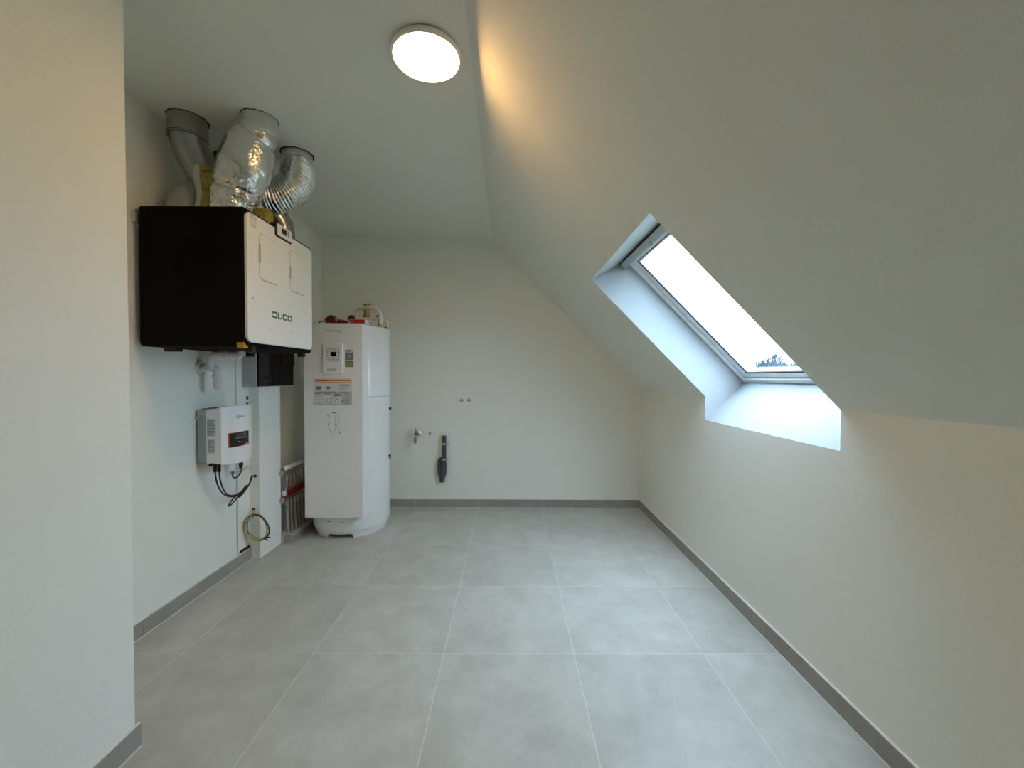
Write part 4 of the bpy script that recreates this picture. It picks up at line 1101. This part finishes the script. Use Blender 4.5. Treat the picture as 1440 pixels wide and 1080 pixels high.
# ================================================================== GABLE WALL FITTINGS
def wall_socket():
    y = YB
    t = thing('double_socket', 'white double power socket on the gable wall', 'socket', (-.421, y, .991))
    f = facing_cam(y)
    plate = finish('plate', prism(B(), rrect(-.498, .992, -.344, 1.078, .005, 3), f, 0, .009, .0015), M['white_plastic'], t, 30)
    fo = facing_cam(y - .009)
    for cx in (-.4575, -.3865):
        finish('insert', prism(B(), rrect(cx - .0305, 1.0045, cx + .0305, 1.0655, .003, 2), fo, 0, .0018), M['white_plastic'], plate)
        bm = B(); c = Vector((cx, y - .0108, 1.035))
        ringline(bm, [(cx + .0235 * math.cos(2 * math.pi * k / 28), 1.035 + .0235 * math.sin(2 * math.pi * k / 28)) for k in range(28)], .0035, fo, .0015, .0030)
        finish('rim', bm, M['white_plastic'], plate)
        finish('well', prism(B(), [(cx + .020 * math.cos(2 * math.pi * k / 28), 1.035 + .020 * math.sin(2 * math.pi * k / 28)) for k in range(28)], fo, .0012, .0020), M['groove'], plate)
        for dx, dz in ((-.0095, 0), (.0095, 0)):
            finish('hole', prism(B(), [(cx + dx + .0032 * math.cos(2 * math.pi * k / 10), 1.035 + dz + .0032 * math.sin(2 * math.pi * k / 10)) for k in range(10)], fo, .0019, .0024), M['ink'], plate)
        finish('earth_pin', lathe(B(), [(0.001, 0), (0.0026, 0), (0.0026, .004), (0.001, .005)], (cx, y - .011, 1.047), 'Y', 10, -1), M['chrome'], plate)
wall_socket()

def wall_tap():
    y = YB; c = Vector((-.877, y, .716))
    t = thing('wall_tap', 'chrome appliance tap on the gable wall', 'tap', c)
    finish('rosette', lathe(B(), [(0.004, 0), (0.029, 0), (0.029, .004), (0.020, .010), (0.012, .012)], c, 'Y', 28, -1), M['chrome'], t, 40)
    finish('body', tube(B(), [c, c + Vector((-.004, -.030, 0)), c + Vector((-.008, -.062, 0))], .012, 16), M['chrome'], t, 60)
    finish('spout', tube(B(), spline([c + Vector((-.008, -.055, .004)), c + Vector((-.010, -.064, -.020)), c + Vector((-.012, -.066, -.050)), c + Vector((-.012, -.066, -.088))], 5), [.012] * 8 + [.0105] * 8, 14), M['chrome'], t, 60)
    finish('hose_nut', lathe(B(), [(0.008, -.070), (0.0165, -.070), (0.0165, -.042), (0.012, -.036)], c + Vector((-.012, -.066, 0)), 'Z', 8), M['chrome'], t)
    finish('handle_stem', tube(B(), [c + Vector((-.008, -.058, .008)), c + Vector((-.008, -.060, .030))], .007, 12), M['chrome'], t, 40)
    finish('handle', box(B(), c.x - .013, c.x - .003, y - .068, y - .052, c.z + .028, c.z + .058, .003, 2), M['chrome'], t)
    finish('front_cap', lathe(B(), [(0.004, 0), (0.013, 0), (0.013, .008), (0.003, .010)], c + Vector((-.008, -.062, 0)), 'Y', 16, -1), M['black_plastic'], t, 40)
wall_tap()

def pipe_plug():
    c = (-.762, YB, .714)
    t = thing('pipe_plug', 'small round brass plug on the wall beside the tap', 'pipe plug', c)
    finish('cap', lathe(B(), [(0.003, 0), (0.0125, 0), (0.0135, .004), (0.0135, .012), (0.010, .014), (0.002, .014)], c, 'Y', 18, -1), M['brass'], t, 40)
    finish('hex', lathe(B(), [(0.002, .014), (0.007, .014), (0.007, .019), (0.002, .019)], c, 'Y', 6, -1), M['nickel'], t)
pipe_plug()

def drain_siphon():
    y = YB - .034
    t = thing('standpipe_siphon', 'dark grey plastic standpipe with siphon clipped to the gable wall', 'drain pipe', (-.635, YB, .25))
    finish('standpipe', tube(B(), [(-.621, y, .698), (-.621, y, .42), (-.621, y, .345)], .0205, 22), M['grey_pvc'], t, 40)
    finish('socket', tube(B(), [(-.621, y, .440), (-.621, y, .345)], .0245, 22), M['grey_pvc'], t, 40)
    finish('siphon_leg', tube(B(), spline([(-.632, y, .470), (-.650, y, .474), (-.664, y, .458), (-.667, y, .42), (-.667, y, .355), (-.655, y, .318), (-.644, y, .298)], 6), .0185, 20), M['grey_pvc'], t, 60)
    finish('siphon_base', lathe(B(), [(0.008, .255), (0.024, .255), (0.025, .275), (0.025, .292), (0.020, .306), (0.008, .312)], (-.640, y, 0), 'Z', 22), M['grey_pvc'], t, 40)
    finish('connecting_leg', tube(B(), spline([(-.621, y, .360), (-.622, y, .335), (-.630, y, .312), (-.638, y, .298)], 5), .0225, 20), M['grey_pvc'], t, 60)
    for z in (.622, .473):
        b = finish('pipe_clip', tube(B(), [(-.621, y, z - .008), (-.621, y, z + .008)], .0225, 22), M['grey_metal'], t, 40)
        finish('clip_label', prism(B(), rrect(-.630, z - .007, -.612, z + .007, .002, 2), facing_cam(y - .0215), 0, .002), M['paper'], b)
        finish('clip_ear', box(B(), -.601, -.578, y - .006, y + .006, z - .005, z + .006, .002, 1), M['grey_metal'], b)
        finish('clip_screw', tube(B(), [(-.588, y, z), (-.588, YB, z)], .004, 8), M['grey_metal'], b)
drain_siphon()

# ================================================================== OUTSIDE
def outside():
    bm = B()
    g = 14
    vs_ = [[bm.verts.new(Vector((8 + 160 * i / g, -80 + 220 * j / g, -5.8 + 0.25 * noise.noise(Vector((i, j, 0)))))) for j in range(g + 1)] for i in range(g + 1)]
    for i in range(g):
        for j in range(g): bm.faces.new((vs_[i][j], vs_[i + 1][j], vs_[i + 1][j + 1], vs_[i][j + 1]))
    structure(finish('ground', bm, M['meadow']), 'grassy ground outside the rooflight', 'ground')
    labels = ['leftmost bare tree far outside the rooflight', 'taller bare tree, second from left outside the rooflight', 'third bare tree from the left outside the rooflight', 'low bare tree in the middle of the row outside', 'fifth bare tree from the left outside the rooflight', 'rightmost bare tree far outside the rooflight']
    for k, (u, top) in enumerate(((.622, .042), (.634, .056), (.650, .034), (.668, .029), (.690, .033), (.712, .036))):
        Y = 44 + 11 * (k % 3) + 34 * (k // 3); X = u * Y; top = CAM_H + 1.19 * Y * top
        base = Vector((X, Y, -5.9)); rnd = random.Random(k + 3)
        t = thing('bare_tree', labels[k], 'tree', base, 'bare trees outside')
        hgt = top - base.z
        finish('trunk', tube(B(), [base, base + Vector((.1, 0, hgt * .35)), base + Vector((0, .1, hgt * .6))], [.22, .17, .11], 8), M['bark'], t, 60)
        bm = B()
        def branch(p, d, L, r, lvl):
            q = p + d * L * .5 + Vector((rnd.uniform(-.1, .1), rnd.uniform(-.1, .1), 0)) * L; e = p + d * L
            tube(bm, [p, q, e], [r, r * .8, r * .5], 4)
            if lvl == 0: return
            for _ in range(4 if lvl > 1 else 3):
                a = rnd.uniform(0, 2 * math.pi); sp = rnd.uniform(.35, .75)
                nd = (d + Vector((math.cos(a), math.sin(a), rnd.uniform(-.1, .35))) * sp).normalized()
                branch(p + (e - p) * rnd.uniform(.45, 1), nd, L * rnd.uniform(.5, .7), r * .55, lvl - 1)
        for j in range(11):
            a = j * 2.4 + k; p = base + Vector((0, .05, hgt * rnd.uniform(.35, .62)))
            branch(p, Vector((math.cos(a) * .45, math.sin(a) * .45, 1)).normalized(), hgt * .2, .0045 * Y, 3)
        hi = max(v.co.z for v in bm.verts)
        for v in bm.verts: v.co.z = base.z + hgt * .3 + (v.co.z - base.z - hgt * .3) * (hgt * .7) / (hi - base.z - hgt * .3)
        finish('crown', bm, M['bark'], t)
outside()
